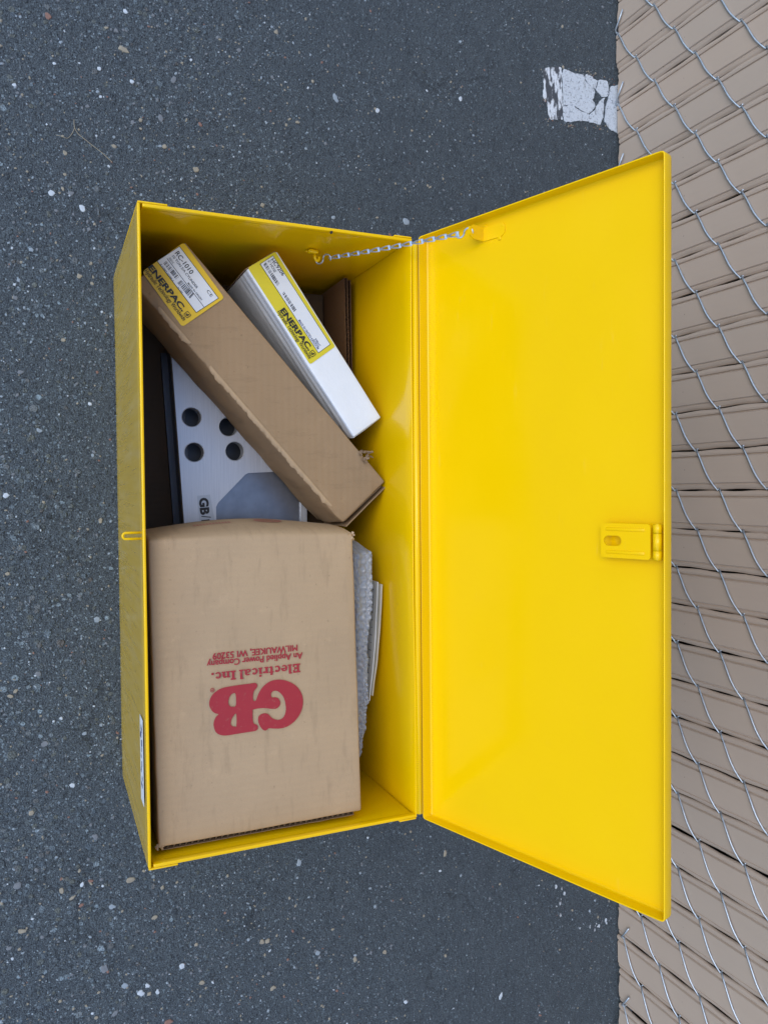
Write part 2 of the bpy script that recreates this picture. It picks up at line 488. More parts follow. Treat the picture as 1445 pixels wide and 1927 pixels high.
def logo_on(name, c, ux, Z, mat, parent, lift=.0005):
    """small rounded square outline with a stepped drop inside; ux = picture half-side along the reading direction"""
    C = atz(*c, Z+lift); X = atz(c[0]+ux[0], c[1]+ux[1], Z+lift)-C; Y = Vector((0, 0, 1)).cross(X)
    def sq(k, r=.35):
        o = []
        for (sx, sy) in ((1, 1), (-1, 1), (-1, -1), (1, -1)):
            for t in range(5):
                an = math.atan2(sy, sx)-math.pi/4+t*math.pi/8
                o.append(C + X*(sx*(k-r*k)+r*k*math.cos(an)) + Y*(sy*(k-r*k)+r*k*math.sin(an)))
        return o
    parts = [flat_poly([sq(1), sq(.82)])]
    blob = [C + X*(x) + Y*(y) for x, y in ((.5, .55), (.05, .5), (.1, .28), (-.4, .1), (-.5, -.3), (-.2, -.55), (.25, -.5), (.5, -.15), (.35, .12), (.5, .2))]
    hole = [C + X*(-.02+.17*math.cos(a)) + Y*(-.18+.17*math.sin(a)) for a in np.linspace(0, 2*math.pi, 9)[:-1]]
    parts.append(flat_poly([catmull(blob, 3), hole]))
    return fix_up(mesh_obj(name, *merge(parts), mat, parent))
for _t in TEXTS: text_mesh(_t)

# ================================================================== GROUND
ground = mesh_obj('asphalt_ground', [(-30, -30, 0), (30, -30, 0), (30, 30, 0), (-30, 30, 0)], [(0, 1, 2, 3)], MA)
tag(ground, 'dark blue-grey worn asphalt with pale embedded stones', kind='structure')

# ================================================================== FENCE
P = .0627; Q = .0446; X0 = -.859; YF = .858
fence = empty('chain_link_fence', (0, YF+.005, 0))
tag(fence, 'chain-link fence filled with upright taupe plastic slats behind the toolbox', 'fence')
FH = 1.83
def slat_mesh(seed):
    rr = random.Random(seed)
    prof = [(-.0314, .0056), (-.0314, .0030), (-.0300, .0011), (-.0262, .0002), (-.0236, .0010), (-.0229, .0030), (-.0216, .0030), (-.0198, .0000),
            (-.010, -.0004), (0, -.0005), (.010, -.0004),
            (.0192, .0000), (.0206, .0022), (.0216, .0022), (.0228, .0012), (.0264, .0024), (.0294, .0044), (.0300, .0070), (.02, .0090), (-.02, .0090)]
    nz = 120; V = []; Fc = []
    ph = rr.uniform(0, 6)
    for k in range(nz+1):
        z = (FH-.02)*k/nz
        e = .0008*math.sin(2*math.pi*z/(2*Q)+ph) + .0004*noise.noise((seed, z*9, 0))
        bow = .0007*noise.noise((seed+5, z*5, 1))
        for (x, y) in prof:
            cut = 0
            if k == 0: cut = .004*noise.noise((x*60, seed*3.1, 2)) + .004*noise.noise((x*15, seed*1.7, 6))
            V.append((x*(1+e/.031*(abs(x) > .025)), y+bow, z+cut))
    n = len(prof)
    for k in range(nz):
        for i in range(n):
            j = (i+1) % n; Fc.append((k*n+i, k*n+j, (k+1)*n+j, (k+1)*n+i))
    Fc.append(tuple(range(n-1, -1, -1))); Fc.append(tuple(nz*n+i for i in range(n)))
    me = bpy.data.meshes.new('slat'); me.from_pydata(V, [], Fc); me.materials.append(MSL)
    for p in me.polygons: p.use_smooth = False
    return me
slat_meshes = [slat_mesh(i) for i in range(5)]
JS = range(-12, 41)
rs = random.Random(3)
def zoff(x): return .005 + .008*(x-X0)
for j in JS:
    o = link('slat', slat_meshes[rs.randrange(5)], fence)
    o.location = (X0+P*(j+.5)+rs.uniform(-.0007, .0007), YF+rs.uniform(-.0006, .0006), .0075+rs.uniform(-.004, .003))
    o.rotation_euler = (rs.uniform(-.001, .001), rs.uniform(-.0012, .0012), R(rs.uniform(-1.6, 1.6)))
def wire_mesh(odd):
    nseg = int((FH-.03)/Q); pts = []
    yf, yb, ym = -.0045, .0135, .0005
    lx, rx = -P/2-.0012, P/2+.0012
    off = Q if odd else 0
    z0 = 0.0
    def seg(x0, x1, za, zb, y, sgn):
        out = []
        for k in range(9):
            t = k/8
            bow = math.sin(math.pi*t)**.7
            s = t + .035*math.sin(2*math.pi*t)
            out.append((x0+(x1-x0)*t, ym+(y-ym)*bow, za+(zb-za)*s))
        return out
    if not odd:
        pts += [(lx-.029, yf-.001, .021), (lx-.015, yf-.001, .011), (lx-.004, yf-.001, .002), (lx-.0008, ym-.002, -.0012)]
        cur = 0
        for k in range(nseg):
            za, zb = cur*Q, (cur+1)*Q
            pts += (seg(lx, rx, za+.0012, zb-.0012, yf, 1) if k % 2 == 0 else seg(rx, lx, za-.0012, zb+.0012, yb, 1))
            cur += 1
    else:
        pts += [(rx+.004, ym+.002, -.003)]
        cur = 0
        for k in range(nseg):
            za, zb = cur*Q, (cur+1)*Q
            pts += (seg(rx, lx, za-.0012, zb+.0012, yb, 1) if k % 2 == 0 else seg(lx, rx, za+.0012, zb-.0012, yf, 1))
            cur += 1
    clean = [pts[0]]
    for q in pts[1:]:
        if (Vector(q)-Vector(clean[-1])).length > .0009: clean.append(q)
    V, Fc = tube(clean, .0015, 7)
    me = bpy.data.meshes.new('wire'); me.from_pydata([tuple(v) for v in V], [], Fc); me.materials.append(MWI)
    me.polygons.foreach_set('use_smooth', [True]*len(me.polygons)); return me
wm = [wire_mesh(False), wire_mesh(True)]
for j in JS:
    o = link('wire', wm[j % 2], fence)
    x = X0+P*(j+.5)
    o.location = (x, YF+.001+rs.uniform(-.0006, .0006), zoff(x)); o.rotation_euler = (0, -.008, 0)
V, Fc = rbox(P*56, .004, FH, .001); mesh_obj('added_gap_backing', place(V, (X0+P*14, YF+.034, FH/2+.004)), Fc, MDK, fence)  # invented near-black sheet, added so the gaps between slats read as dark
for k in (-14.4, 43.4):
    V, Fc = tube([(X0+P*k, YF+.012, -.0), (X0+P*k, YF+.012, FH+.08)], .03, 20); mesh_obj('post', V, Fc, MPOST, fence, True)
V, Fc = tube([(X0+P*-14.4, YF+.012, FH+.03), (X0+P*43.4, YF+.012, FH+.03)], .021, 20); mesh_obj('top_rail', V, Fc, MPOST, fence, True)

# ================================================================== TOOLBOX
L, D, H = .686, .3084, .3012
hx = L/2; T = .0016
box = empty('steel_toolbox', (0, D/2, 0))
tag(box, 'bright yellow steel toolbox with its lid propped open on the asphalt', 'toolbox')
def warp(a, s, sd):
    def f(v):
        k = 1
        v.y += a*noise.noise((v.x*s, v.z*s, sd)); return v
    return f
def warpx(a, s, sd):
    def f(v):
        v.x += a*noise.noise((v.y*s, v.z*s, sd)); return v
    return f
fw = slab('front_wall', -hx, hx, 0, T, .001, H-.011, MYS, box, .0005, (40, 1, 14), warp(.0012, 6, 1))
slab('rim', -hx, hx, -.0003, .0028, H-.0112, H, MY, fw, .0011, (30, 1, 1))
for s in (-1, 1):
    a, b = (-hx-.0022, -hx-.0003) if s < 0 else (hx+.0003, hx+.0022)
    slab('corner_flange', a, b, .0002, .030, .002, H-.0006, MY, fw, .0006)
slab('back_wall', -hx, hx, D-T, D, .001, H-.0005, MY, box, .0005, (40, 1, 14), warp(.0016, 5, 2))
for s, nm in ((-1, 'side_wall'), (1, 'side_wall')):
    a, b = (-hx, -hx+T) if s < 0 else (hx-T, hx)
    sw = slab(nm, a, b, .0049, D-T-.0003, .001, H-.009, MY, box, .0005, (1, 16, 16), warpx(.0012, 7, 3+s))
    a, b = (-hx-.0002, -hx+.0036) if s < 0 else (hx-.0036, hx+.0002)
    slab('rim', a, b, .0049, D-.0004, H-.0092, H-.0004, MY, sw, .0013, (1, 12, 1))
    slab('corner_flange', *((-hx-.0022, -hx-.0003) if s < 0 else (hx+.0003, hx+.0022)), D-.022, D-.0002, .002, H-.0006, MY, sw, .0006)
slab('base_plate', -hx+.0018, hx-.0018, .0018, D-.0018, .0012, .0026, MY, box, .0004)
# hole with a dark screw in the side rim
c = atz(624, 437, H-.0002)
V, Fc = tube([c+Vector((.0, 0, -.002)), c+Vector((0, 0, .0006))], .0014, 12); mesh_obj('screw', V, Fc, MK, box, True)
# staple for the padlock
zs = H-.022
loop = []
cst = atz(229, 1009, zs); tipy = cst.y+.0014
for t in np.linspace(0, math.pi, 13): loop.append((.0032*math.cos(t), tipy+.0032-.0032*math.sin(t), 0))
path = [(.0032, .0016, 0)] + loop + [(-.0032, .0016, 0)]
V, Fc = tube([Vector(q)+Vector((cst.x, 0, zs)) for q in path], .0014, 10); mesh_obj('staple', V, Fc, MY, box, True)
# sticker on the outside of the front wall
a = aty(268, 1352, -.0012); b = aty(269, 1508, -.0012)
SX0, SX1 = a.x, b.x
V, Fc = rbox(SX1-SX0, .0003, .026, .0001); st = mesh_obj('sticker', place(V, ((SX0+SX1)/2, -.0016, H-.032)), Fc, MLW, box)
parts = []
rr = random.Random(5)
for k in range(9):
    x = SX0+.012+(SX1-SX0-.03)*k/8.2
    v, f = rbox(rr.uniform(.003, .007), .0002, rr.uniform(.003, .010), .00005)
    parts.append((place(v, (x, -.00195, H-.032+rr.uniform(-.004, .004)), Matrix.Rotation(rr.uniform(-.5, .5), 3, 'Y')), f))
mesh_obj('handwriting', *merge(parts), MBL, st)

# --- lid
AL = R(71.53); W = .3101; LT = .0150
O = Vector((0, D+.0080, H))
EX, ES, EN = Vector((1, 0, 0)), Vector((0, math.cos(AL), math.sin(AL))), Vector((0, -math.sin(AL), math.cos(AL)))
def LP(x, s, n): return O + EX*x + ES*s + EN*n
def lid_at(px, py, n):
    r = ray(px, py); p0 = O+EN*n; t = (p0-CAM).dot(EN)/r.dot(EN); q = CAM+r*t-O
    return q.dot(EX), q.dot(ES)
lw = hx+.0029
V, Fc = rbox(2*lw, W, 2*LT, .0042, 60, 40, 2)
keep = [i for i, v in enumerate(V) if v.z <= 1e-6]; mp = {a: b for b, a in enumerate(keep)}
Fc = [[mp[i] for i in f] for f in Fc if all(i in mp for i in f)]
def lidv(v):
    w_ = .0010*noise.noise((v.x*5, v.y*5, 4))*min(1, max(0, (W/2-abs(v.y))/.05), max(0, (lw-abs(v.x))/.05)) if v.z < -LT*.8 else 0
    return LP(v.x, v.y+W/2, v.z+w_)
lid = mesh_obj('lid', [lidv(V[i]) for i in keep], Fc, MY, box, True)
so = lid.modifiers.new('solid', 'SOLIDIFY'); so.thickness = .0015; so.offset = -1; so.use_rim = True
bv = lid.modifiers.new('bev', 'BEVEL'); bv.width = .0005; bv.segments = 2; bv.limit_method = 'ANGLE'; bv.angle_limit = R(60)
# hinge
parts = []
nk = 1
for k in range(nk):
    x0 = -hx+.004+(L-.008)*k/nk; x1 = -hx+.004+(L-.008)*(k+1)/nk-.0003
    parts.append(tube([(x0, D+.0040, H-.0006), (x1, D+.0040, H-.0006)], .0038, 16))
hinge = mesh_obj('hinge', *merge(parts), MY, box, True)
V, Fc = rbox(L-.012, .0012, .022, .0004)
mesh_obj('leaf', [Vector((v.x, D+.0010+v.y, H-.0125+v.z)) for v in V], Fc, MY, hinge, True)
# --- hasp folded into the lid
x0, s0 = lid_at(1131, 984, -.004); x1, _ = lid_at(1131, 1048, -.004)
_, s1 = lid_at(1224, 1018, -.004); _, sk = lid_at(1236, 1018, -.004)
hw = (x1-x0)/2; hcx = (x0+x1)/2; hl = s1-s0
outer = []
for (sx, sy) in ((1, 1), (-1, 1), (-1, -1), (1, -1)):
    rr_ = .003
    for t in range(5):
        an = math.atan2(sy, sx)-math.pi/4+t*math.pi/8
        outer.append(Vector((hcx+sx*(hw-rr_)+rr_*math.cos(an), s0+hl/2+sy*(hl/2-rr_)+rr_*math.sin(an), 0)))
slot = []
for t in range(20):
    an = 2*math.pi*t/20; cs, sn = math.cos(an), math.sin(an)
    slot.append(Vector((hcx+.0002+.0049*cs, s0+.0125+(.0045 if sn > 0 else -.0045)+.0049*sn, 0)))
def hasp_prof(nlev): return [LP(q.x, q.y, nlev) for q in outer], [LP(q.x, q.y, nlev) for q in slot]
o1, h1 = hasp_prof(-.003); o2, h2 = hasp_prof(-.0048)
Vt, Ft = flat_poly([o1, h1]); Vb, Fb = flat_poly([o2, h2]); nV = len(Vt); no = len(o1); nh = len(h1)
V = Vt+Vb; Fc = Ft+[tuple(i+nV for i in reversed(f)) for f in Fb]
Fc += [(i, (i+1) % no, (i+1) % no+nV, i+nV) for i in range(no)]
Fc += [(no+i, no+(i+1) % nh, no+(i+1) % nh+nV, no+i+nV) for i in range(nh)]
hasp = fix_normals(mesh_obj('hasp', V, Fc, MY, lid))
for s in (-1, 1):
    V, Fc = rbox(.0030, hl*.78, .0016, .0008); mesh_obj('rib', [LP(v.x+hcx+s*hw*.66, v.y+s0+hl*.5, v.z-.0028) for v in V], Fc, MY, hasp, True)
for k, (a, b) in enumerate(((-1, -.52), (-.5, .45), (.47, .98))):
    V, Fc = tube([LP(hcx+hw*a, sk, -.0045), LP(hcx+hw*b, sk, -.0045)], .0042, 16)
    mesh_obj('knuckle', V, Fc, MY, hasp, True)
V, Fc = tube([LP(hcx-hw*1.04, sk, -.0045), LP(hcx+hw*1.02, sk, -.0045)], .0022, 12); mesh_obj('pin', V, Fc, MY, hasp, True)
# --- chain bracket on the lid
bx0, bs0 = lid_at(905, 442, -.011); bx1, bs1 = lid_at(950, 428, -.011)
dirv = Vector((bx1-bx0, bs1-bs0)); bl = dirv.length; dirv.normalize(); pv = Vector((-dirv.y, dirv.x))
loop = []
for (u_, v_) in ((0, -.0075), (bl*.7, -.0075)): loop.append((u_, v_))
for t in np.linspace(-math.pi/2, math.pi/2, 9): loop.append((bl*.75+.0075*math.cos(t), .0075*math.sin(t)))
loop += [(0, .0075)]
LB = [LP(bx0+dirv.x*u_+pv.x*v_, bs0+dirv.y*u_+pv.y*v_, -LT+.0004) for u_, v_ in loop]
br = fix_normals(mesh_obj('chain_bracket', *prism(LB, EN*.0022), MY, lid))
# tab standing off the lid towards the box
tipw = None
tx, ts = bx0, bs0
tab = [LP(tx-.0002+pv.x*v_, ts+pv.y*v_, n_) for n_, v_ in ((-LT+.001, -.0075), (.004, -.0075), (.0095, -.0045), (.0105, 0), (.0095, .0045), (.004, .0075), (-LT+.001, .0075))]
td = Vector((dirv.x, 0, 0))*0 + (EX*dirv.x+ES*dirv.y)*.002
mesh_obj('tab', *prism(tab, td), MY, br); 
for (u_, v_) in ((bl*.72, -.0082), (bl*.12, .0085), (bl*.85, .004)):
    V, Fc = rbox(.0055, .0045, .003, .0013, fn=lambda v: v*(1+.3*noise.noise(v*900)))
    mesh_obj('weld', [LP(bx0+dirv.x*u_+pv.x*v_+v.x, bs0+dirv.y*u_+pv.y*v_+v.y, -LT+.0012+v.z) for v in V], Fc, MY, br, True)
tabhole = LP(tx, ts, .0055)
# --- eye on the side wall
ey = atx(589, 474, -hx+.004)
parts = []
V, Fc = rbox(.005, .012, .010, .002, 2, 3, 3, fn=lambda v: v*(1+.25*noise.noise(v*500)))
eye = mesh_obj('chain_eye', place(V, ey), Fc, MY, box, True)
ring = [ey+Vector((.004+.0055*math.sin(t), .003+.005*(1-math.cos(t))*.6, -.002)) for t in np.linspace(-.3, math.pi, 12)]
V, Fc = tube(ring, .0018, 10); mesh_obj('loop', V, Fc, MY, eye, True)
for k in range(3):
    V, Fc = rbox(.003, .004, .004, .0014, fn=lambda v: v*(1+.4*noise.noise(v*800)))
    mesh_obj('weld', place(V, ey+Vector((-.001, -.006+.005*k, -.004+.004*(k % 2)))), Fc, MY, eye, True)
# --- chain
A = ey+Vector((.0085, .0075, -.001)); B = tabhole
dirc = (B-A); clen = dirc.length; dn = dirc.normalized()
side = dn.cross(CAM-(A+B)/2).normalized(); upn = side.cross(dn).normalized()
def s_hook(p, q, rad):
    mid = (p+q)/2; h = (q-p).length/2; d = (q-p).normalized(); pts = []
    for t in np.linspace(-.4, math.pi*1.05, 12): pts.append(p+d*(h*.5)-d*(h*.5*math.cos(t-.2)*1.0)*1 + side*(h*.42*math.sin(t)))
    for t in np.linspace(0, math.pi*1.25, 12): pts.append(q-d*(h*.5)-d*(h*.5*math.cos(t)) - side*(h*.42*math.sin(t)))
    return tube(pts, rad, 8)
hkA, hkB = A+dn*.016, B-dn*.016
chain = mesh_obj('chain', *s_hook(A-dn*.004, hkA+dn*.002, .0010), MZ, box, True)
mesh_obj('hook', *s_hook(hkB-dn*.002, B+dn*.002, .0010), MZ, chain, True)
nl = 12; span = (hkB-hkA).length; pit = span/nl
def link_poly():
    out = catmull([Vector(q) for q in ((-.10, .13, 0), (.25, .15, 0), (.60, .25, 0), (1.02, .30, 0), (1.16, .25, 0), (1.12, .0, 0), (1.16, -.25, 0), (1.02, -.30, 0), (.60, -.25, 0), (.25, -.15, 0), (-.10, -.13, 0))], 2)
    hole = catmull([Vector(q) for q in ((.48, .04, 0), (.72, .14, 0), (.98, .17, 0), (1.00, 0, 0), (.98, -.17, 0), (.72, -.14, 0), (.48, -.04, 0))], 2)
    return out, hole
lo_, lh_ = link_poly()
for k in range(nl):
    t0 = k/nl; sag = lambda t: -.004*4*t*(1-t)
    p0 = hkA.lerp(hkB, t0)+Vector((0, 0, sag(t0))); p1 = hkA.lerp(hkB, t0+1/nl)+Vector((0, 0, sag(t0+1/nl)))
    e1 = (p1-p0); ln = e1.length; e1.normalize(); e2 = (side-e1*side.dot(e1)).normalized(); e3 = e1.cross(e2)
    if e3.dot(upn) < 0: e3 = -e3
    def cp(q, lev): return p0 + e1*(q.x*ln) + e2*(q.y*ln*.62) + e3*(.0016*math.sin(q.x*2.6-.6)*1.0+lev)
    a1, b1 = [cp(q, .0006) for q in lo_], [cp(q, .0006) for q in lh_]
    a2, b2 = [cp(q, -.0006) for q in lo_], [cp(q, -.0006) for q in lh_]
    tri = tessellate_polygon([lo_, lh_]); n1 = len(lo_); n2 = len(lh_); nV = n1+n2
    Fc = [tuple(t) for t in tri]+[tuple(i+nV for i in reversed(t)) for t in tri]
    Fc += [(i, (i+1) % n1, (i+1) % n1+nV, i+nV) for i in range(n1)] + [(n1+i, n1+(i+1) % n2, n1+(i+1) % n2+nV, n1+i+nV) for i in range(n2)]
    fix_normals(mesh_obj('link', a1+b1+a2+b2, Fc, MZ, chain))

# ================================================================== CONTENTS
# corrugated board: two liners and a wavy sheet between them, standing upright
def board(name, a, b, z0, z1, th, mat, parent=None, pitch=.0065, loc=None):
    a = Vector(a); b = Vector(b); ln = (b-a).length; e = (b-a)/ln; nrm = Vector((-e.y, e.x, 0))
    parts = []
    nb = 24
    for s in (-1, 1):
        V = []; Fc = []
        for k in range(nb+1):
            q = a+e*(ln*k/nb)
            zt = z1+.0012*noise.noise((k*.7, s, z1*50))
            for n_ in (s*th/2, s*(th/2-.0005)):
                V += [(q+nrm*n_)+Vector((0, 0, z0)), (q+nrm*n_)+Vector((0, 0, zt))]
        for k in range(nb):
            o = 4*k
            Fc += [(o, o+1, o+5, o+4), (o+2, o+6, o+7, o+3), (o+1, o+3, o+7, o+5), (o, o+4, o+6, o+2)]
        Fc += [(0, 2, 3, 1), (4*nb, 4*nb+1, 4*nb+3, 4*nb+2)]
        parts.append((V, Fc))
    V = []; Fc = []; nw = int(ln/pitch*6)
    for k in range(nw+1):
        q = a+e*(ln*k/nw)+nrm*((th/2-.0007)*math.sin(2*math.pi*k/6))
        V += [q+Vector((0, 0, z0)), q+Vector((0, 0, z1-.0006))]
    Fc += [(2*k, 2*k+1, 2*k+3, 2*k+2) for k in range(nw)]
    parts.append((V, Fc))
    return mesh_obj(name, *merge(parts), mat, parent)

# --- shallow carton lying under everything
SB = .062
def soft(a, s, sd):
    def f(v):
        return v + Vector((noise.noise(v*s+Vector((sd, 0, 0))), noise.noise(v*s+Vector((0, sd, 0))), noise.noise(v*s+Vector((0, 0, sd)))))*a
    return f
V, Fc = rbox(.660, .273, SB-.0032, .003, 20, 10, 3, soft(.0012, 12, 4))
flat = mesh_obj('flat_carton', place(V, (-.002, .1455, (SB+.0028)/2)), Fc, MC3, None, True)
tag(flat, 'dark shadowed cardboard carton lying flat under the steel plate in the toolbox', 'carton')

# --- steel plate (bender frame)
ZP = .120
frame = empty('bending_frame', (-.02, .15, SB))
tag(frame, 'brushed steel bending frame with round holes, under the long brown box', 'metal frame')
left = lambda x: .0585+(x+.215)*.058
def P3(x, y, z=ZP): return Vector((x, y, z))
outl = [P3(-.245, left(-.245)), P3(.29, left(.29)), P3(.29, .234), P3(-.098, .234), P3(-.245, .105)]
holes = []
hc = [(361, 785), (366, 851), (430, 803), (442, 849)]
HR = .0124
for q in hc:
    c = atz(*q, ZP); holes.append((c, [c+Vector((HR*math.cos(t), HR*math.sin(t), 0)) for t in np.linspace(0, 2*math.pi, 33)[:-1]]))
rec = [atz(*q, ZP) for q in ((520, 888), (468, 890), (462, 893), (411, 946), (407, 954), (405, 985))]
e0 = atz(405, 985, ZP)
recl = [P3(-.076, .226)] + rec[1:5] + [P3(.262, e0.y+.004), P3(.262, .226)]
DP = .014
loops = [outl] + [h for _, h in holes] + [recl]
V, Fc = flat_poly(loops)
parts = [(V, Fc)]; hole_walls = []
for _, h in holes:
    n = len(h); ins = [q*1.0 for q in h]
    c = sum(h, Vector())/n
    VV = list(h)+[q+Vector((0, 0, -.020)) for q in h]
    hole_walls.append((VV, [(i, (i+1) % n, (i+1) % n+n, i+n) for i in range(n)]))
n = len(recl); VV = list(recl)+[q+Vector((0, 0, -.004)) for q in recl]
parts.append((VV, [(i, i+n, (i+1) % n+n, (i+1) % n) for i in range(n)]))
V2, F2 = flat_poly([[q+Vector((0, 0, -.004)) for q in recl]])
n = len(outl); VV = list(outl)+[q+Vector((0, 0, -.012)) for q in outl]
parts.append((VV, [(i, (i+1) % n, (i+1) % n+n, i+n) for i in range(n)]))
# underside with holes
V, Fc = flat_poly([[q+Vector((0, 0, -.012)) for q in outl]] + [[q+Vector((0, 0, -.012)) for q in h] for _, h in holes]); parts.append((V, [tuple(reversed(t)) for t in Fc]))
pl = mesh_obj('top_plate', *merge(parts), MST, frame); 
fix_up(mesh_obj('recess', V2, F2, MSR, pl))  # darker floor colour stands in for the darkness the recess reflects
MHW = plain('bored_steel', (.50, .51, .53), .45, .35, .3, 90)
for q in hole_walls: mesh_obj('hole_wall', *q, MHW, pl, True)
# bright chamfer rings round the holes
for c, _ in holes:
    V, Fc = tube([c+Vector((HR*math.cos(t), HR*math.sin(t), -.0002)) for t in np.linspace(0, 2*math.pi, 33)], .0006, 6, False); mesh_obj('hole_rim', V, Fc, MPOST, pl, True)
# second plate below and the edge bars between
def bar(name, a, b, wd, z0, z1, mat=MSD, r=.001):
    a = Vector((a[0], a[1], 0)); b = Vector((b[0], b[1], 0)); e = b-a; ln = e.length; an = math.atan2(e.y, e.x)
    V, Fc = rbox(ln, wd, z1-z0, r); 
    return mesh_obj(name, place(V, ((a.x+b.x)/2, (a.y+b.y)/2, (z0+z1)/2), Matrix.Rotation(an, 3, 'Z')), Fc, mat, frame, True)
bar('edge_bar', (-.240, left(-.240)+.008), (.285, left(.285)+.008), .012, SB+.0006, ZP-.0122)
bar('edge_bar', (-.09, .227), (.285, .227), .012, SB+.0006, ZP-.0122)
bar('edge_bar', (.283, .10), (.283, .21), .012, SB+.0006, ZP-.0122)
low = [P3(-.232, left(-.232)-.006, SB+.0009), P3(.28, left(.28)-.006, SB+.0009), P3(.28, .21, SB+.0009), P3(-.10, .21, SB+.0009), P3(-.232, .10, SB+.0009)]
V, Fc = prism(low, Vector((0, 0, .008))); fix_normals(mesh_obj('lower_plate', V, Fc, MSD, frame))  # coloured dark so the holes above it look shaded inside
# maker's sticker on the plate
s_ = lambda a, b: (260+a/3.01, 620+b/3.01)
stk = quad_on('sticker', [s_(335, 942), s_(408, 936), s_(442, 1120), s_(352, 1120)], ZP, MPOST, frame, .0003)
text_on('lettering', 'GB', s_(348, 955), s_(357, 1052), (50/3.01, -3/3.01), ZP, MK, stk, .05, .0007)
text_on('lettering', '/', s_(360, 1056), s_(364, 1076), (50/3.01, -3/3.01), ZP, MK, stk, .0, .0007)
text_on('lettering', 'I', s_(362, 1080), s_(363, 1089), (44/3.01, -3/3.01), ZP, MK, stk, .05, .0007)

# --- long brown box
ZB = .2250
Bc = Vector((-.3325, .0600, 0)); e = Vector((.7455, .6665, 0)); nrm = Vector((.6665, -.7455, 0))
BL, BWd, BH = .3665, .0765, ZB-ZP-.0012
cen = Bc + e*(BL/2) + nrm*(BWd/2) + Vector((0, 0, ZB-BH/2))
brown = empty('long_cardboard_box', (cen.x, cen.y, ZB-BH))
tag(brown, 'long brown cardboard box lying slantwise on the steel frame, yellow label at one end', 'cardboard box')
Rb = Matrix(((e.x, nrm.x, 0), (e.y, nrm.y, 0), (0, 0, 1))); 
# local axes: x along e, y along nrm
def brown_fn(v):
    # the long crease is crushed and wavy, faces sag a little
    n1 = noise.noise(Vector((v.x*22, v.y*22, v.z*22)))
    if v.z > 0:
        v.z -= .0016*(1-(2*v.y/BWd)**2) * (.5+noise.noise(Vector((v.x*9, 3, 0))))*max(0, 1-abs(2*v.y/BWd)**3)
    if v.y > BWd*.3:
        kk = (v.y/(BWd/2))
        v.y += .0022*noise.noise(Vector((v.x*30, v.z*30, 1)))+.002*math.sin(math.pi*(v.z/BH+.5))
    if v.y > BWd*.44 and v.z > BH*.40:
        v.z += .0022*noise.noise(Vector((v.x*55, 7, 2))) - .0012
        v.y += .0012*noise.noise(Vector((v.x*95, 2, 9)))
    if v.x > BL*.47 and v.y < -BWd*.25 and v.z > 0:
        v.z -= .003*max(0, noise.noise(Vector((v.x*80, v.y*80, 5))))
    v += Vector((0, .0006, .0004))*n1
    v.z = min(v.z, BH/2-.0002*0)
    return v
V, Fc = rbox(BL, BWd, BH, .0022, 90, 14, 10, brown_fn)
# open end: drop the faces of the +x end
Fc2 = [f for f in Fc if not all(V[i].x > BL/2-.0016 and abs(V[i].y) < BWd/2-.003 and abs(V[i].z) < BH/2-.003 for i in f)]
sh = mesh_obj('carton_shell', place(V, cen, Rb), Fc2, MC2, brown, True)
# folded end flaps
def bl(x, y, z): return cen + Rb @ Vector((x, y, z))
def flap_fn(sd):
    return lambda v: v+Vector((.0012*noise.noise(Vector((v.y*25, v.z*25, sd))), 0, .0006*noise.noise(Vector((v.y*40, sd, 1)))))
for k, (xo, zt, tilt) in enumerate(((-.006, .0, .03), (-.0012, -.006, -.05), (.0016, -.0032, -.02))):
    V, Fc = rbox(.0016, BWd-.004-.003*k, BH-.008, .0006, 1, 12, 8, flap_fn(k))
    mesh_obj('end_flap', [bl(BL/2+xo+v.x-tilt*v.z*.2, v.y, v.z+zt) for v in V], Fc, MCE, brown, True)
V, Fc = rbox(.0013, BWd-.002, BH-.014, .0005, 1, 16, 6, flap_fn(5))
mesh_obj('end_flap', [bl(BL/2+.0072+v.x+.012*v.y, v.y, v.z+.0015) for v in V], Fc, MC2, brown, True)
V, Fc = rbox(.0012, BWd-.004, BH-.006, .0005)
mesh_obj('end_flap', [bl(-BL/2+.004+v.x, v.y, v.z) for v in V], Fc, MCE, brown, True)
# torn paper at the corner and scuffs along the crushed crease
rr = random.Random(11)
tp = atz(686, 862, ZB)
parts = []
for k in range(16):
    V, Fc = rbox(rr.uniform(.004, .010), rr.uniform(.0015, .004), .0005, .0002, 3, 2, 1, fn=lambda v: v+Vector((0, 0, .003*noise.noise(v*300+Vector((k, 0, 0))))))
    rot = Matrix.Rotation(rr.uniform(0, 6), 3, 'Z') @ Matrix.Rotation(rr.uniform(-.7, .7), 3, 'Y')
    parts.append((place(V, tp+Vector((rr.uniform(-.009, .006), rr.uniform(-.007, .009), rr.uniform(-.0002, .002))), rot), Fc))
tag(mesh_obj('torn_paper', *merge(parts), MCE, brown), 'torn frayed paper at the box corner', kind='stuff')
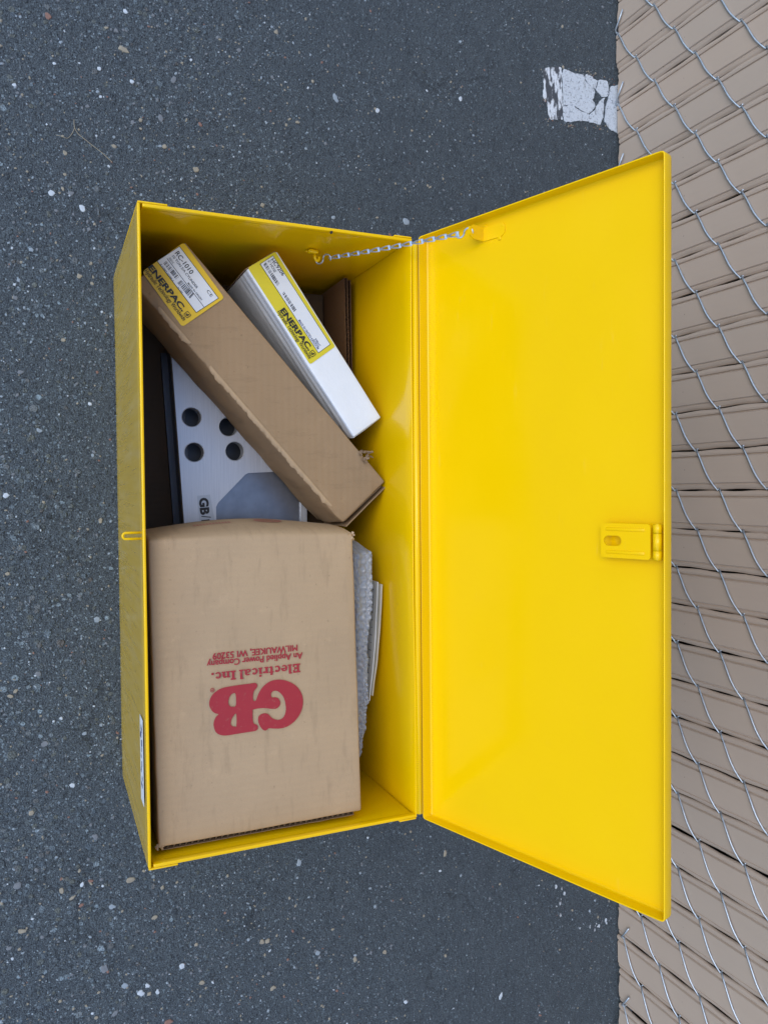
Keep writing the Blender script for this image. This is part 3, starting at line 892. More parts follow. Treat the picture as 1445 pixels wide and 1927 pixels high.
# ragged torn liner along the crushed crease
parts = []
for (ta, tb_) in ((.10, .24), (.33, .52), (.50, .70), (.66, .93)):
    n_ = 46; VV = []
    for k in range(n_+1):
        t = ta+(tb_-ta)*k/n_; x = -BL/2+BL*t; ed = min(1, k/5, (n_-k)/5)
        wv_ = (.0026+.0020*noise.noise((x*120, ta*40, 0))+.0012*noise.noise((x*420, ta*9, 3)))*ed
        wob = .0012*noise.noise((x*55, 7, 2))
        y0, z0_ = BWd/2-.0042, BH/2+.0003
        VV += [bl(x, y0, z0_), bl(x, y0+.0022+wv_*.5, z0_+.0012*ed+wob*.3), bl(x, y0+.0028+wv_, z0_-.0006-.6*wv_+.001*noise.noise((x*300, 1, 1)))]
    parts.append((VV, [q for k in range(n_) for q in ((3*k, 3*k+3, 3*k+4, 3*k+1), (3*k+1, 3*k+4, 3*k+5, 3*k+2))]))
to_ = mesh_obj('torn_crease', *merge(parts), MC, brown, True)
to_['kind'] = 'stuff'
# label
g = lambda a, b: (260+a/6.568, 440+b/6.568)
ZL = ZB+.0005
lab = quad_on('label', [g(566, 104), g(1068, 792), g(548, 1152), g(52, 470)], ZL, MLY, brown, 0, .004)
pan = quad_on('white_panel', [g(515, 152), g(1000, 795), g(720, 978), g(232, 335)], ZL, MK, lab, .0003)
quad_on('white_panel', [g(513, 160), g(990, 794), g(722, 968), g(243, 337)], ZL, MLW, lab, .0005)
quad_on('rule', [g(358, 306), g(363, 302), g(819, 902), g(814, 906)], ZL, MK, lab, .0008)
text_on('lettering', 'RC-1010', g(455, 240), g(648, 503), g(0, 0) and (50/6.568, -27/6.568), ZL, MK, lab, .012, .0008)
text_on('lettering', '10 TON S/A CYLINDER', g(420, 280), g(722, 681), (26/6.568, -17/6.568), ZL, MK, lab, .006, .0008)
text_on('lettering', '0201C', g(380, 303), g(430, 376), (21/6.568, -14/6.568), ZL, MK, lab, .0, .0008)
text_on('lettering', 'MADE IN ORIGIN', g(611, 612), g(780, 823), (18/6.568, -12/6.568), ZL, MK, lab, .01, .0008)
text_on('lettering', 'CE', g(845, 708), g(900, 784), (30/6.568, -20/6.568), ZL, MK, lab, .0, .0008)
bars_on('bar_code', [g(352, 335), g(510, 528), g(466, 562), g(314, 368)], 20, ZL, MK, lab, 1, .0008)
bars_on('bar_code', [g(538, 572), g(692, 745), g(642, 800), g(488, 608)], 18, ZL, MK, lab, 2, .0008)
text_on('lettering', '8 52889 20288 9', g(278, 378), g(432, 588), (13/6.568, -9/6.568), ZL, MKG, lab, .0, .0008)
text_on('lettering', 'RC 1010', g(490, 664), g(545, 735), (13/6.568, -9/6.568), ZL, MKG, lab, .0, .0008)
text_on('lettering', 'ENERPAC.', g(122, 414), g(548, 962), (56/6.568, -40/6.568), ZL, MK, lab, .035, .0008)
text_on('lettering', 'Hydraulic Technology Worldwide', g(78, 462), g(562, 1078), (44/6.568, -30/6.568), ZL, MK, lab, .004, .0008)
logo_on('emblem', g(612, 998), (22/6.568, 28/6.568), ZL, MK, lab, .0008)

# --- white box standing on its long edge
ZW = .2250
p1, p2, p3, p4 = [atz(*q, ZW) for q in ((519.3, 471.4), (464, 503.6), (718.6, 786), (667.7, 826.4))]
ew = ((p3-p1)+(p4-p2)).normalized(); nw_ = Vector((ew.y, -ew.x, 0))
c0 = (p1+p2+p3+p4)/4; WL = ((p3-p1).length+(p4-p2).length)/2*.985; WW = ((p1-p2).length+(p3-p4).length)/2
WH = ZW-SB-.0006
white = empty('white_box', (c0.x, c0.y, ZW-WH))
tag(white, 'narrow white cardboard box with yellow label, standing on edge beside the long brown box', 'cardboard box')
Rw = Matrix(((ew.x, nw_.x, 0), (ew.y, nw_.y, 0), (0, 0, 1)))
def white_fn(v):
    if v.z > WH*.4: v.z -= .0004*(1+noise.noise(Vector((v.x*25, v.y*25, 1))))
    if v.y > 0:
        d = (WH/2-v.z)
        # side folded in pleats below the top crease, like stacked leaves
        v.y += .0005*math.sin(d*420) * min(1, d/.006)*min(1, max(0, (.05-d)/.02)) + .0008*noise.noise(Vector((v.x*14, d*60, 3)))
    return v
V, Fc = rbox(WL, WW, WH, .0014, 40, 8, 60, white_fn)
mesh_obj('carton_shell', place(V, c0+Vector((0, 0, -WH/2)), Rw), Fc, MW, white, True)
def wl(x, y, z): return Vector((c0.x, c0.y, ZW-WH/2)) + Rw @ Vector((x, y, z))
for sx, dz in ((-1, -.0015), (1, -.002)):
    V, Fc = rbox(.0012, WW-.001, WH-.006, .0005, 1, 6, 6, flap_fn(7))
    mesh_obj('end_flap', [wl(sx*(WL/2+.0011)+v.x, v.y, v.z+dz) for v in V], Fc, MCE if sx < 0 else MW, white, True)
gw = lambda a, b: (430+a/4.817, 460+b/4.817)
k_ = 1/4.817
ZL2 = ZW+.0003
lab = quad_on('label', [gw(424, 64), gw(968, 925), gw(740, 1088), gw(176, 212)], ZL2, MLY2, white, 0, .003)
quad_on('white_panel', [gw(405, 100), gw(926, 906), gw(815, 986), gw(285, 177)], ZL2, MK, lab, .0003)
quad_on('white_panel', [gw(404, 105), gw(920, 905), gw(816, 980), gw(292, 178)], ZL2, MLW, lab, .0005)
text_on('lettering', 'HC9206', gw(383, 141), gw(488, 287), (26*k_, -22*k_), ZL2, MKG, lab, .012, .0008)
text_on('lettering', "6' HOSE", gw(356, 152), gw(416, 256), (19*k_, -14*k_), ZL2, MKG, lab, .0, .0008)
bars_on('bar_code', [gw(340, 162), gw(463, 352), gw(440, 378), gw(318, 184)], 20, ZL2, MKG, lab, 3, .0008)
bars_on('bar_code', [gw(506, 428), gw(616, 590), gw(594, 612), gw(488, 448)], 17, ZL2, MKG, lab, 4, .0008)
text_on('lettering', 'MADE IN UNITED KINGDOM', gw(632, 690), gw(806, 952), (17*k_, -12*k_), ZL2, MBL, lab, .012, .0008)
text_on('lettering', '2701C', gw(772, 862), gw(818, 932), (20*k_, -14*k_), ZL2, MBL, lab, .02, .0008)
text_on('lettering', 'ENERPAC.', gw(468, 597), gw(728, 966), (38*k_, -29*k_), ZL2, MK, lab, .035, .0008)
text_on('lettering', 'Hydraulic Technology Worldwide', gw(440, 614), gw(732, 1040), (28*k_, -20*k_), ZL2, MK, lab, .004, .0008)
logo_on('emblem', gw(762, 988), (16*k_, 21*k_), ZL2, MK, lab, .0008)

# --- cardboard standing by the back wall
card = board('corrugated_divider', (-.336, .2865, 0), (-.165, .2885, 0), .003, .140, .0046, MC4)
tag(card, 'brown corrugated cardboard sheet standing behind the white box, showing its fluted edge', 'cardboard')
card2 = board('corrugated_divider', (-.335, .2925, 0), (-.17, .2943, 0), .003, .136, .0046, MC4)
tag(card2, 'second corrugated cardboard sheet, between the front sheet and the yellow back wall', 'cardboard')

# --- large carton
ZC = .280; CB = ZP+.0008
corner = [atz(*q, ZC) for q in ((273.6, 1018), (661, 1003), (297, 1596), (673.6, 1528))]
cx0 = (corner[0].x+corner[1].x)/2+.001; cx1 = .3325; cy0, cy1 = .0075, .2390
CLx, CLy, CLz = cx1-cx0, cy1-cy0, ZC-CB
carton = empty('large_carton', ((cx0+cx1)/2, (cy0+cy1)/2, CB))
tag(carton, 'large brown cardboard carton with big red letters printed on top', 'carton')
def bulge(yr, zr):   # yr,zr in -1..1
    return (.0105+.0085*max(0, 1-abs((yr-.08)*.93)**3))*max(0, math.cos(zr*math.pi/2))**.55*(.85+.15*math.cos(yr*3))
def carton_fn(v):
    xr, yr, zr = 2*v.x/CLx, 2*v.y/CLy, 2*v.z/CLz
    if xr < -.5:
        k = max(0, (-xr-.965)/.035) if xr > -1 else 1
        v.x -= k*bulge(yr, zr)
    if zr > .9:
        ed = max(0, 1-abs(xr)**6)*max(0, 1-abs(yr)**6)
        v.z -= ed*(.0009+.0005*noise.noise(Vector((v.x*8, v.y*8, 2)))+.0005*noise.noise(Vector((v.x*30, v.y*22, 5))))
        # skewed lower edge
        v.x += .5*(xr+1)*0
    v += Vector((noise.noise(Vector((v.x*40, v.y*40, v.z*40))), noise.noise(Vector((v.y*40, v.x*40, v.z*40+9))), 0))*.0005
    return v
V, Fc = rbox(CLx, CLy, CLz, .003, 30, 26, 14, carton_fn)
ccen = Vector(((cx0+cx1)/2, (cy0+cy1)/2, (ZC+CB)/2))
def shear(q):  # the carton is not quite square to the toolbox
    t = (q.x-cx0)/CLx; q.y += .0055*t + (0 if q.y < ccen.y else .002*t); return q
shell = mesh_obj('carton_shell', [shear(q) for q in place(V, ccen)], Fc, MC, carton, True)
board('end_flap', (cx1+.0032, cy0+.010, 0), (cx1+.0032, cy1+.000, 0), CB+.002, ZC-.006, .0048, MCE, carton)
# frayed corners
for (fx, fy) in ((cx0+.002, cy1-.001), (cx1-.002, cy0+.006)):
    parts = []
    for k in range(9):
        V, Fc = rbox(rr.uniform(.003, .007), rr.uniform(.001, .003), .0005, .0002)
        rot = Matrix.Rotation(rr.uniform(0, 6), 3, 'Z') @ Matrix.Rotation(rr.uniform(-.6, .6), 3, 'Y')
        parts.append((place(V, Vector((fx+rr.uniform(-.004, .004), fy+rr.uniform(-.003, .004), ZC-rr.uniform(.0005, .005))), rot), Fc))
    tag(mesh_obj('frayed_paper', *merge(parts), MC, carton), kind='stuff')
# red print on top
ZR = ZC+.0004
gr = lambda a, b: (370+a/6.283, 1190+b/6.283)
GBo = [(672, 912), (780, 895), (900, 905), (950, 898), (983, 865), (990, 825), (970, 785), (930, 767), (892, 770), (880, 740), (892, 705), (930, 690), (980, 708), (1030, 770),
       (1054, 860), (1054, 940), (1030, 1000), (990, 1030), (940, 1032), (890, 1010), (850, 970), (808, 957), (760, 970), (731, 1005), (732, 1060), (755, 1115), (790, 1155), (825, 1158),
       (855, 1135), (920, 1138), (1000, 1135), (1080, 1110), (1160, 1050), (1220, 970), (1253, 880), (1258, 790), (1235, 710), (1185, 640), (1110, 590), (1020, 562), (930, 562), (850, 590),
       (780, 650), (735, 720), (712, 780), (698, 808), (673, 806), (668, 760), (675, 705), (690, 680), (715, 650), (717, 615), (690, 598), (640, 605), (520, 620), (390, 640), (300, 660),
       (230, 700), (180, 750), (152, 820), (157, 880), (190, 935), (230, 960), (262, 968), (230, 1000), (205, 1060), (206, 1120), (230, 1180), (280, 1213), (350, 1220), (450, 1205),
       (560, 1187), (660, 1172), (702, 1163), (725, 1138), (722, 1105), (700, 1088), (675, 1075), (665, 1020), (665, 940)]
h1 = [(462, 730), (432, 722), (402, 745), (381, 790), (378, 840), (395, 872), (425, 880), (466, 862)]
h2 = [(471, 965), (440, 985), (415, 1030), (405, 1080), (420, 1108), (450, 1112), (472, 1105)]
def onr(pts): return [atz(*gr(q.x, q.y), ZR) for q in catmull([Vector((a, b, 0)) for a, b in pts], 3)]
V, Fc = flat_poly([onr(GBo), onr(h1), onr(h2)]); fix_up(mesh_obj('red_print', V, Fc, MRED, shell))
k6 = 1/6.283
text_on('red_print', 'MILWAUKEE, WI 53209', gr(1190, 146), gr(192, 250), (6*k6, 70*k6), ZC, MRED, shell, 0, .0004, .035)
text_on('red_print', 'An Applied Power Company', gr(1250, 238), gr(125, 342), (6*k6, 70*k6), ZC, MRED, shell, 0, .0009, .035)
# slab-serif line drawn from strokes
def stroke_text():
    def bar_(x0, y0, x1, y1): return [(x0, y0), (x1, y0), (x1, y1), (x0, y1)]
    def arc_(cx, cy, rx, ry, a0, a1, wx, wy, n=16):
        o = [(cx+rx*math.cos(R(a0+(a1-a0)*k/n)), cy+ry*math.sin(R(a0+(a1-a0)*k/n))) for k in range(n+1)]
        i = [(cx+(rx-wx)*math.cos(R(a0+(a1-a0)*k/n)), cy+(ry-wy)*math.sin(R(a0+(a1-a0)*k/n))) for k in range(n+1)]
        return o+i[::-1]
    G = {}
    G['E'] = (.80, [bar_(.12, 0, .34, 1), bar_(0, 0, .72, .17), bar_(0, .83, .72, 1), bar_(.3, .42, .56, .58), bar_(.58, .1, .74, .32), bar_(.56, .68, .72, .9), bar_(.5, .34, .6, .66)])
    G['l'] = (.42, [bar_(.09, 0, .31, 1.04), bar_(0, 0, .40, .14), bar_(0, .9, .2, 1.04)])
    G['e'] = (.66, [arc_(.31, .34, .31, .36, 0, 320, .20, .13), bar_(.1, .31, .61, .42)])
    G['c'] = (.62, [arc_(.31, .34, .31, .36, 45, 322, .20, .13), [(.40+.11*math.cos(t), .53+.10*math.sin(t)) for t in np.linspace(0, 6.28, 13)[:-1]]])
    G['t'] = (.46, [bar_(.1, .1, .31, .95), bar_(0, .55, .43, .69), arc_(.27, .16, .17, .18, 180, 350, .14, .14)])
    G['r'] = (.56, [bar_(.08, 0, .29, .69), bar_(0, 0, .4, .13), bar_(0, .56, .2, .69), [(.42+.12*math.cos(t), .56+.12*math.sin(t)) for t in np.linspace(0, 6.28, 13)[:-1]], arc_(.40, .44, .16, .24, 70, 165, .1, .1)])
    G['i'] = (.42, [bar_(.09, 0, .31, .69), bar_(0, 0, .4, .13), bar_(0, .56, .2, .69), [(.2+.13*math.cos(t), .9+.13*math.sin(t)) for t in np.linspace(0, 6.28, 13)[:-1]]])
    G['a'] = (.68, [bar_(.36, .05, .57, .5), arc_(.30, .46, .27, .24, 0, 150, .20, .12), arc_(.26, .2, .26, .21, 20, 360, .18, .11), bar_(.5, 0, .67, .14)])
    G['I'] = (.50, [bar_(.12, 0, .36, 1), bar_(0, 0, .48, .17), bar_(0, .83, .48, 1)])
    G['n'] = (.78, [bar_(.08, 0, .29, .69), bar_(0, 0, .36, .13), bar_(0, .56, .2, .69), bar_(.48, 0, .69, .45), bar_(.42, 0, .77, .13), arc_(.47, .44, .22, .26, 0, 150, .2, .15)])
    G['.'] = (.30, [[(.14+.13*math.cos(t), .13+.13*math.sin(t)) for t in np.linspace(0, 6.28, 13)[:-1]]])
    x = 0; polys = []
    for ch in 'Electrical Inc.':
        if ch == ' ': x += .26; continue
        wd, ps = G[ch]
        for q in ps: polys.append([(x+a, b) for a, b in q])
        x += wd+.03
    return polys, x
polys, tw = stroke_text()
A0 = atz(*gr(1225, 366), ZC+.0006); X_ = atz(*gr(165, 480), ZC+.0006)-A0; Y_ = atz(*gr(1231, 470), ZC+.0006)-A0; Y_ -= X_*(Y_.dot(X_)/X_.length_squared)
parts = []
for k, q in enumerate(polys):
    loop = [A0+X_*(a/tw)+Y_*b+Vector((0, 0, .000012*k)) for a, b in q]
    parts.append(flat_poly([loop]))
o = mesh_obj('red_print', *merge(parts), MRED, shell)
bm = bmesh.new(); bm.from_mesh(o.data)
for f in bm.faces:
    f.normal_update()
    if f.normal.z < 0: f.normal_flip()
bm.to_mesh(o.data); bm.free()
cr = atz(*gr(188, 683), ZR)
V, Fc = flat_poly([[cr+Vector((.0024*math.cos(t), .0024*math.sin(t), 0)) for t in np.linspace(0, 2*math.pi, 17)[:-1]], [cr+Vector((.0017*math.cos(t), .0017*math.sin(t), 0)) for t in np.linspace(0, 2*math.pi, 17)[:-1]]])
V2, F2 = flat_poly([[cr+Vector((.0008*math.cos(t), .0009*math.sin(t), 0)) for t in np.linspace(0, 2*math.pi, 9)[:-1]]])
fix_up(mesh_obj('red_print', V, Fc, MRED, shell)); fix_up(mesh_obj('red_print', V2, F2, MRED, shell))
# red oval and line of print on the bulging side
def side_pt(y, zr, lift=.0006):
    yr = 2*(y-ccen.y)/CLy
    return Vector((cx0-bulge(yr, zr)-lift, y, ccen.z+zr*CLz/2))
ring_o = [side_pt(.150+.017*math.cos(t), .36+.16*math.sin(t)) for t in np.linspace(0, 2*math.pi, 25)[:-1]]
ring_i = [side_pt(.150+.0145*math.cos(t), .36+.11*math.sin(t)) for t in np.linspace(0, 2*math.pi, 25)[:-1]]
Fc = [(i, (i+1) % 24, (i+1) % 24+24, i+24) for i in range(24)]
mesh_obj('red_print', ring_o+ring_i, Fc, MREDF, shell)
parts = []
for k in range(14):
    y = .136+.0021*k
    if .12 < y < .166: parts.append(([side_pt(y, .30), side_pt(y+.0014, .30), side_pt(y+.0014, .42), side_pt(y, .42)], [(0, 1, 2, 3)]))
mesh_obj('red_print', *merge(parts), MREDF, shell)['kind'] = 'stuff'
parts = []
for k in range(12):
    y = .062+.0036*k
    parts.append(([side_pt(y, .40), side_pt(y+.0022, .40), side_pt(y+.0022, .50), side_pt(y, .50)], [(0, 1, 2, 3)]))
mesh_obj('red_print', *merge(parts), MREDF, shell)['kind'] = 'stuff'

# --- bubble wrap bundle
xs = [.006, .03, .07, .12, .18, .24, .29, .335]
rgt = [.274, .2965, .291, .284, .279, .281, .276, .262]
top = [.150, .222, .235, .236, .232, .226, .214, .180]
def interp(a, b, x): return float(np.interp(x, a, b))
nu, nv = 170, 150; V = []; Fc = []
for i in range(nu+1):
    t = i/nu; x = .006+.329*t
    x_ = x
    endk = min(1, t/.03, (1-t)/.03)**.5
    yr, zt = interp(xs, rgt, x), interp(xs, top, x)
    yl, zb = .2462, SB+.004
    cyy, czz = (yl+yr)/2, (zt+zb)/2; ry, rz = (yr-yl)/2*max(endk, .05), (zt-zb)/2*max(endk, .2)
    for j in range(nv):
        an = 2*math.pi*j/nv; ca, sa = math.cos(an), math.sin(an)
        px, pz = abs(ca)**.55*math.copysign(1, ca), abs(sa)**.55*math.copysign(1, sa)
        per = j/nv*.42
        # staggered bubbles
        xo_ = x; jx = .0032*noise.noise(Vector((x*45, per*45, 2))); jp = .0030*noise.noise(Vector((x*45, per*45, 12)))
        per0 = per; per = max(0, per+jp)
        row = int(per/.0088); off = .5*(row % 2)
        bx_ = (((x+jx)/.0100+off) % 1)-.5; by_ = ((per/.0088) % 1)-.5
        bub = (.0042+.003*noise.noise(Vector((x*30, per*30, 20))))*max(0, 1-(bx_*bx_+by_*by_)*5.2)**.5 if (bx_*bx_+by_*by_)*5.2 < 1 else 0
        cr_ = .0075*(.28-abs(noise.noise(Vector((x*24, per*24, 1)))))+.003*noise.noise(Vector((x*12, per*12, 6)))+.0010*noise.noise(Vector((x*70, per*70, 4)))
        dd = (bub+cr_)*max(endk, .3)
        y = cyy+px*(ry-.003)+ca*dd; z = czz+pz*rz+sa*dd*1.2
        y = max(y, .2445+.0006)
        y = min(y, D-.004); z = max(z, SB+.001)
        V.append((x_+.002*noise.noise(Vector((y*60, z*60, 8))), y, z))
for i in range(nu):
    for j in range(nv):
        j2 = (j+1) % nv; Fc.append((i*nv+j, (i+1)*nv+j, (i+1)*nv+j2, i*nv+j2))
Fc.append(tuple(range(nv))); Fc.append(tuple(nu*nv+j for j in reversed(range(nv))))
bub = mesh_obj('bubble_wrap', V, Fc, MBW, None, True); fix_normals(bub)
tag(bub, 'crumpled clear bubble wrap bundle squeezed between the large carton and back wall', 'bubble wrap')

# --- papers tucked behind the bubble wrap
def sheet(name, x0, x1, ytop, z1, z0, lean, bowv, mat, th=.0007, sd=0, tilt=0):
    V = []; Fc = []; nx, nz = 16, 8
    for s in (0, 1):
        for i in range(nx+1):
            t = i/nx
            for k in range(nz+1):
                q = k/nz
                y = ytop[0]+(ytop[1]-ytop[0])*t + bowv*math.sin(math.pi*t) + lean*(1-q) + .0008*noise.noise((t*5, q*3, sd)) + s*th
                z = z0+(z1+tilt*t-z0)*q
                V.append((x0+(x1-x0)*t, y, z))
    n = (nx+1)*(nz+1); st_ = nz+1
    for i in range(nx):
        for k in range(nz):
            a = i*st_+k; Fc += [(a, a+1, a+st_+1, a+st_), (n+a, n+a+st_, n+a+st_+1, n+a+1)]
    for i in range(nx):
        a = i*st_+nz; Fc.append((a, a+n, a+st_+n, a+st_)); a = i*st_; Fc.append((a, a+st_, a+st_+n, a+n))
    for k in range(nz):
        a = k; Fc.append((a, a+n, a+n+1, a+1)); a = nx*st_+k; Fc.append((a, a+1, a+n+1, a+n))
    return fix_normals(mesh_obj(name, V, Fc, mat))
s1 = sheet('manual', .069, .222, (.2965, .2850), .216, .063, .004, .0020, MPW, .0012, 1, -.004)
tag(s1, 'folded white printed sheet standing behind the bubble wrap', 'paper')
parts = []
for k in range(14):
    x = .08+.0098*k; h_ = rr.uniform(.003, .02); V, Fc = rbox(.0006, .0004, h_, .0001)
    t = (x-.069)/.153
    parts.append((place(V, (x, .2965+(.2850-.2965)*t+.002*math.sin(math.pi*t)-.0007, .205-h_/2)), Fc))
mesh_obj('printed_lines', *merge(parts), MKG, s1)
s2 = sheet('card_sheet', .072, .215, (.3005, .2885), .220, .063, .001, .0022, MPC, .0012, 2, -.006)
tag(s2, 'cream card with dog-eared end, nearest the yellow back wall behind the bubble wrap', 'paper')

# ================================================================== GROUND DETAILS
def rock(name, c, a, b, h, rot, mat, parent, sd):
    V = []; Fc = []; rings = 4; seg = 11
    for r_ in range(rings):
        f = [1.0, .93, .80, .45][r_]; z = [-.1, .55, .9, 1][r_]*h
        for s in range(seg):
            t = 2*math.pi*s/seg; k = f*(1+.42*noise.noise((math.cos(t)*1.3+sd, math.sin(t)*1.3, sd*.7))+.25*noise.noise((math.cos(t)*3.1+sd, math.sin(t)*3.1, sd*.3)))
            x, y = a*k*math.cos(t), b*k*math.sin(t)
            V.append((c.x+x*math.cos(rot)-y*math.sin(rot), c.y+x*math.sin(rot)+y*math.cos(rot), z*(1+.15*noise.noise((x*300, y*300, sd)))))
    for r_ in range(rings-1):
        for s in range(seg):
            s2_ = (s+1) % seg; Fc.append((r_*seg+s, r_*seg+s2_, (r_+1)*seg+s2_, (r_+1)*seg+s))
    Fc.append(tuple((rings-1)*seg+s for s in range(seg)))
    return mesh_obj(name, V, Fc, mat, parent, False)
# (x, y, long, short half-axes in picture px, turn in degrees, colour)
ST = [(98, 364, 7, 6, 60, 0), (156, 392, 8, 5, 60, 0), (237, 22, 5, 4, 40, 0), (232, 93, 11, 6, 20, 1), (187, 129, 4, 4, 0, 0), (249, 154, 5, 4, 20, 0),
      (327, 150, 8, 5, 100, 2), (219, 58, 5, 4, 0, 2), (91, 30, 8, 6, 50, 3), (303, 222, 9, 5, 70, 2), (310, 276, 5, 4, 0, 1), (369, 319, 7, 5, 0, 1),
      (123, 288, 5, 4, 60, 1), (165, 200, 5, 4, 0, 2), (28, 160, 5, 4, 0, 0), (360, 113, 3, 3, 0, 0), (302, 275, 4, 3, 0, 4), (135, 364, 6, 5, 0, 2),
      (190, 182, 3, 3, 0, 0), (103, 120, 4, 3, 0, 0), (215, 275, 5, 4, 30, 1), (377, 234, 5, 3, 60, 3), (12, 932, 7, 6, 0, 0), (183, 1165, 5, 7, 0, 4), (72, 1268, 7, 5, 20, 2),
      (20, 1310, 6, 4, 30, 1), (15, 1080, 5, 4, 0, 1), (34, 1667, 9, 8, 0, 2), (117, 1676, 7, 5, 90, 1), (155, 1665, 5, 4, 120, 0), (172, 1658, 6, 3, 10, 3),
      (246, 1656, 9, 6, 0, 1), (194, 1667, 3, 3, 0, 0), (137, 1689, 8, 3, 150, 1), (212, 1706, 6, 5, 0, 4), (292, 1726, 6, 4, 150, 1), (198, 1823, 8, 9, 0, 2),
      (266, 1869, 8, 6, 30, 0), (278, 1855, 5, 4, 40, 0), (343, 1818, 6, 6, 0, 0), (236, 1855, 6, 6, 0, 4), (318, 1923, 8, 5, 0, 3), (297, 1867, 4, 5, 0, 0), (43, 1752, 9, 5, 10, 1),
      (24, 1804, 3, 3, 0, 0), (18, 1785, 6, 4, 150, 2), (217, 1907, 8, 4, 130, 2), (182, 1915, 4, 4, 0, 1), (381, 1849, 6, 4, 0, 1), (493, 1772, 5, 5, 0, 1), (503, 1771, 5, 5, 0, 1),
      (598, 1793, 6, 5, 0, 4), (563, 1624, 5, 8, 0, 4), (828, 1639, 3, 2, 0, 0), (837, 1606, 3, 6, 0, 1), (942, 1874, 3, 6, 20, 0), (763, 1885, 4, 3, 0, 0), (513, 1860, 6, 4, 140, 1),
      (668, 1805, 4, 5, 0, 1), (724, 1792, 4, 4, 0, 1), (764, 418, 7, 5, 30, 4), (710, 208, 4, 4, 0, 0), (632, 185, 4, 9, 150, 4), (560, 230, 4, 3, 0, 1), (866, 186, 3, 4, 0, 0),
      (450, 95, 5, 4, 0, 2), (520, 60, 4, 4, 0, 1), (137, 1478, 6, 5, 0, 0), (85, 1400, 8, 6, 0, 2), (160, 1380, 5, 4, 0, 4), (60, 1530, 6, 5, 0, 1), (180, 1575, 6, 6, 0, 2),
      (40, 700, 6, 5, 0, 2), (120, 640, 5, 4, 0, 1), (75, 810, 6, 4, 30, 4), (170, 760, 4, 4, 0, 0), (30, 560, 5, 5, 0, 2), (150, 520, 6, 5, 0, 1), (60, 470, 5, 4, 0, 4), (190, 980, 4, 6, 0, 1)]
for k, (px, py, a, b, rot, ci) in enumerate(ST):
    c = atz(px, py, 0); s = (atz(px+1, py, 0)-c).length
    rock('stone', c, a*s*.95, b*s*.95, .0007+.00006*a, R(90-rot), MS[ci], ground, k*1.7)
# loose grit pressed into the surface
rg = random.Random(21)
V = []; Fc = []; fm = []
def chip(x, y, a, b, h, mi):
    o = len(V); t0 = rg.uniform(0, 6.28); n = rg.choice((4, 5, 6))
    for s in range(n):
        t = 2*math.pi*s/n+rg.uniform(-.3, .3); u_, v_ = a*math.cos(t), b*math.sin(t)
        V.append((x+u_*math.cos(t0)-v_*math.sin(t0), y+u_*math.sin(t0)+v_*math.cos(t0), -.0002))
    for s in range(n):
        p = V[o+s]; V.append((x+(p[0]-x)*.62, y+(p[1]-y)*.62, h*rg.uniform(.7, 1.2)))
    for s in range(n):
        Fc.append((o+s, o+(s+1) % n, o+n+(s+1) % n, o+n+s)); fm.append(mi)
    Fc.append(tuple(o+n+s for s in range(n))); fm.append(mi)
cnt = 0
while cnt < 9000:
    x = rg.uniform(-1.05, 1.05); y = rg.uniform(-.25, .85)
    if -.35 < x < .35 and .0 < y < .31: continue
    dens = .18+.82*max(0, min(1, .62-1.25*y+.5+1.3*(noise.noise((x*3.2, y*3.2, 0)))*.6-.2))
    if rg.random() > dens: continue
    a = .0008+abs(rg.gauss(0, .0011)); 
    mi = rg.choices((0, 1, 2, 3, 4), (1.1, 2.4, 4, .5, 2.0))[0]
    if mi == 0: a *= .75
    chip(x, y, a, a*rg.uniform(.5, .95), .0005+a*.12, mi); cnt += 1
# crumbs round the patch of road paint
for k in range(90):
    q = rg.choice(((1022, 190), (1030, 228), (1075, 236), (1110, 240), (1130, 243), (1090, 136), (1110, 142), (1140, 152)))
    c = atz(q[0]+rg.gauss(0, 8), q[1]+rg.gauss(0, 4), 0); a = rg.uniform(.0008, .0022); chip(c.x, c.y, a, a*.7, .0012, rg.choice((1, 1, 2, 3)))
me = bpy.data.meshes.new('grit'); me.from_pydata(V, [], Fc)
for q in MS: me.materials.append(q)
me.polygons.foreach_set('material_index', fm); me.update()
grit = link('grit', me); tag(grit, 'small stones and sand grains pressed into the asphalt', 'grit', kind='stuff')

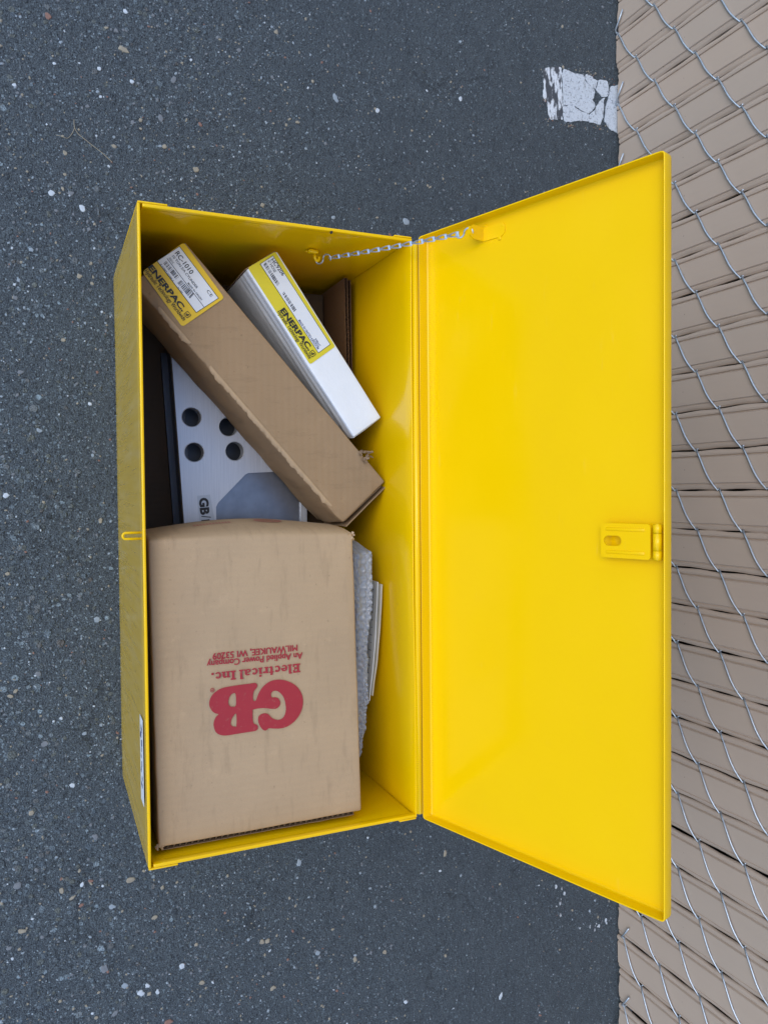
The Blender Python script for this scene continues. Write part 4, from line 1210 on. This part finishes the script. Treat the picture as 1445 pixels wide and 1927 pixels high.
# white road paint, cracked into pieces
gp = lambda a, b: (1000+a/7.225, 100+b/7.225)
patch = empty('road_paint_patch', tuple(atz(*gp(640, 600), 0)))
tag(patch, 'cracked patch of white road paint on the asphalt by the fence', 'road marking')
PC = [([(425, 225), (480, 236), (590, 282), (700, 302), (735, 400), (838, 490), (846, 560), (825, 640), (850, 700), (830, 768), (775, 822), (690, 790), (600, 735), (540, 700), (440, 720), (425, 600), (413, 400)], MRP),
      ([(432, 732), (540, 712), (600, 748), (680, 800), (770, 832), (760, 925), (640, 922), (500, 935), (432, 908)], MRP),
      ([(725, 297), (800, 310), (830, 350), (885, 377), (868, 470), (843, 482), (745, 395)], MRP),
      ([(905, 370), (980, 375), (1030, 402), (1034, 560), (1000, 598), (940, 578), (872, 505), (890, 430)], MRP),
      ([(978, 612), (973, 660), (968, 800), (928, 970), (860, 958), (772, 930), (784, 832), (860, 772), (884, 705)], MRP),
      ([(1062, 470), (1130, 452), (1230, 470), (1230, 1085), (1140, 1078), (1050, 1030), (1000, 950), (985, 890), (1012, 700), (1042, 600)], MRP),
      ([(160, 222), (285, 190), (400, 210), (402, 400), (416, 600), (418, 880), (380, 902), (310, 905), (240, 880), (205, 700), (150, 600), (165, 450), (150, 300)], MRW)]
for k, (pp, mm) in enumerate(PC):
    L0 = catmull([Vector((a, b, 0)) for a, b in pp], 5)
    L1 = []
    for q in L0:
        q = q+Vector((noise.noise(q*.035+Vector((k, 0, 0)))*13+noise.noise(q*.12)*6, noise.noise(q*.035+Vector((0, k, 5)))*13+noise.noise(q*.12+Vector((3, 0, 0)))*6, 0)); L1.append(atz(*gp(q.x, q.y), 0)+Vector((0, 0, -.0003)))
    fix_normals(mesh_obj('paint_flake', *prism(L1, Vector((0, 0, .0016 if mm is MRP else .0011))), mm, patch))
# faint crumbs of the next marking
patch2 = empty('road_paint_remnant', tuple(atz(1120, 1738, 0)))
tag(patch2, 'faint worn crumbs of white road paint beside the fence, at the lid corner', 'road marking')
for k in range(26):
    if k < 18: q = (rg.uniform(1090, 1158), 0); q = (q[0], 1748-(q[0]-1090)*.25+rg.gauss(0, 5))
    else: q = (rg.gauss(1055, 5), rg.uniform(1665, 1725))
    c = atz(*q, 0); a = rg.uniform(.001, .004)
    L1 = [c+Vector((a*(1+.5*noise.noise((math.cos(t)*2, math.sin(t)*2, k)))*math.cos(t), .6*a*(1+.5*noise.noise((math.cos(t)*2, math.sin(t)*2, k+9)))*math.sin(t), -.0002)) for t in np.linspace(0, 2*math.pi, 12)[:-1]]
    fix_normals(mesh_obj('paint_flake', *prism(L1, Vector((0, 0, .0009))), MRW if k % 5 else MRP, patch2))
# twig
tw_ = [atz(*q, .0018) for q in ((140, 225), (141, 240), (148, 252), (160, 262), (175, 274), (192, 287), (205, 299), (212, 305))]
tb = [atz(*q, .0018) for q in ((141, 240), (137, 250), (128, 260), (118, 257), (106, 254))]
V, Fc = merge([tube(catmull(tw_, 4, False), .00042, 6), tube(catmull(tb, 4, False), .00036, 6)])
twig = mesh_obj('twig', V, Fc, MTW, None, True); tag(twig, 'thin dry forked twig lying on the asphalt', 'twig')
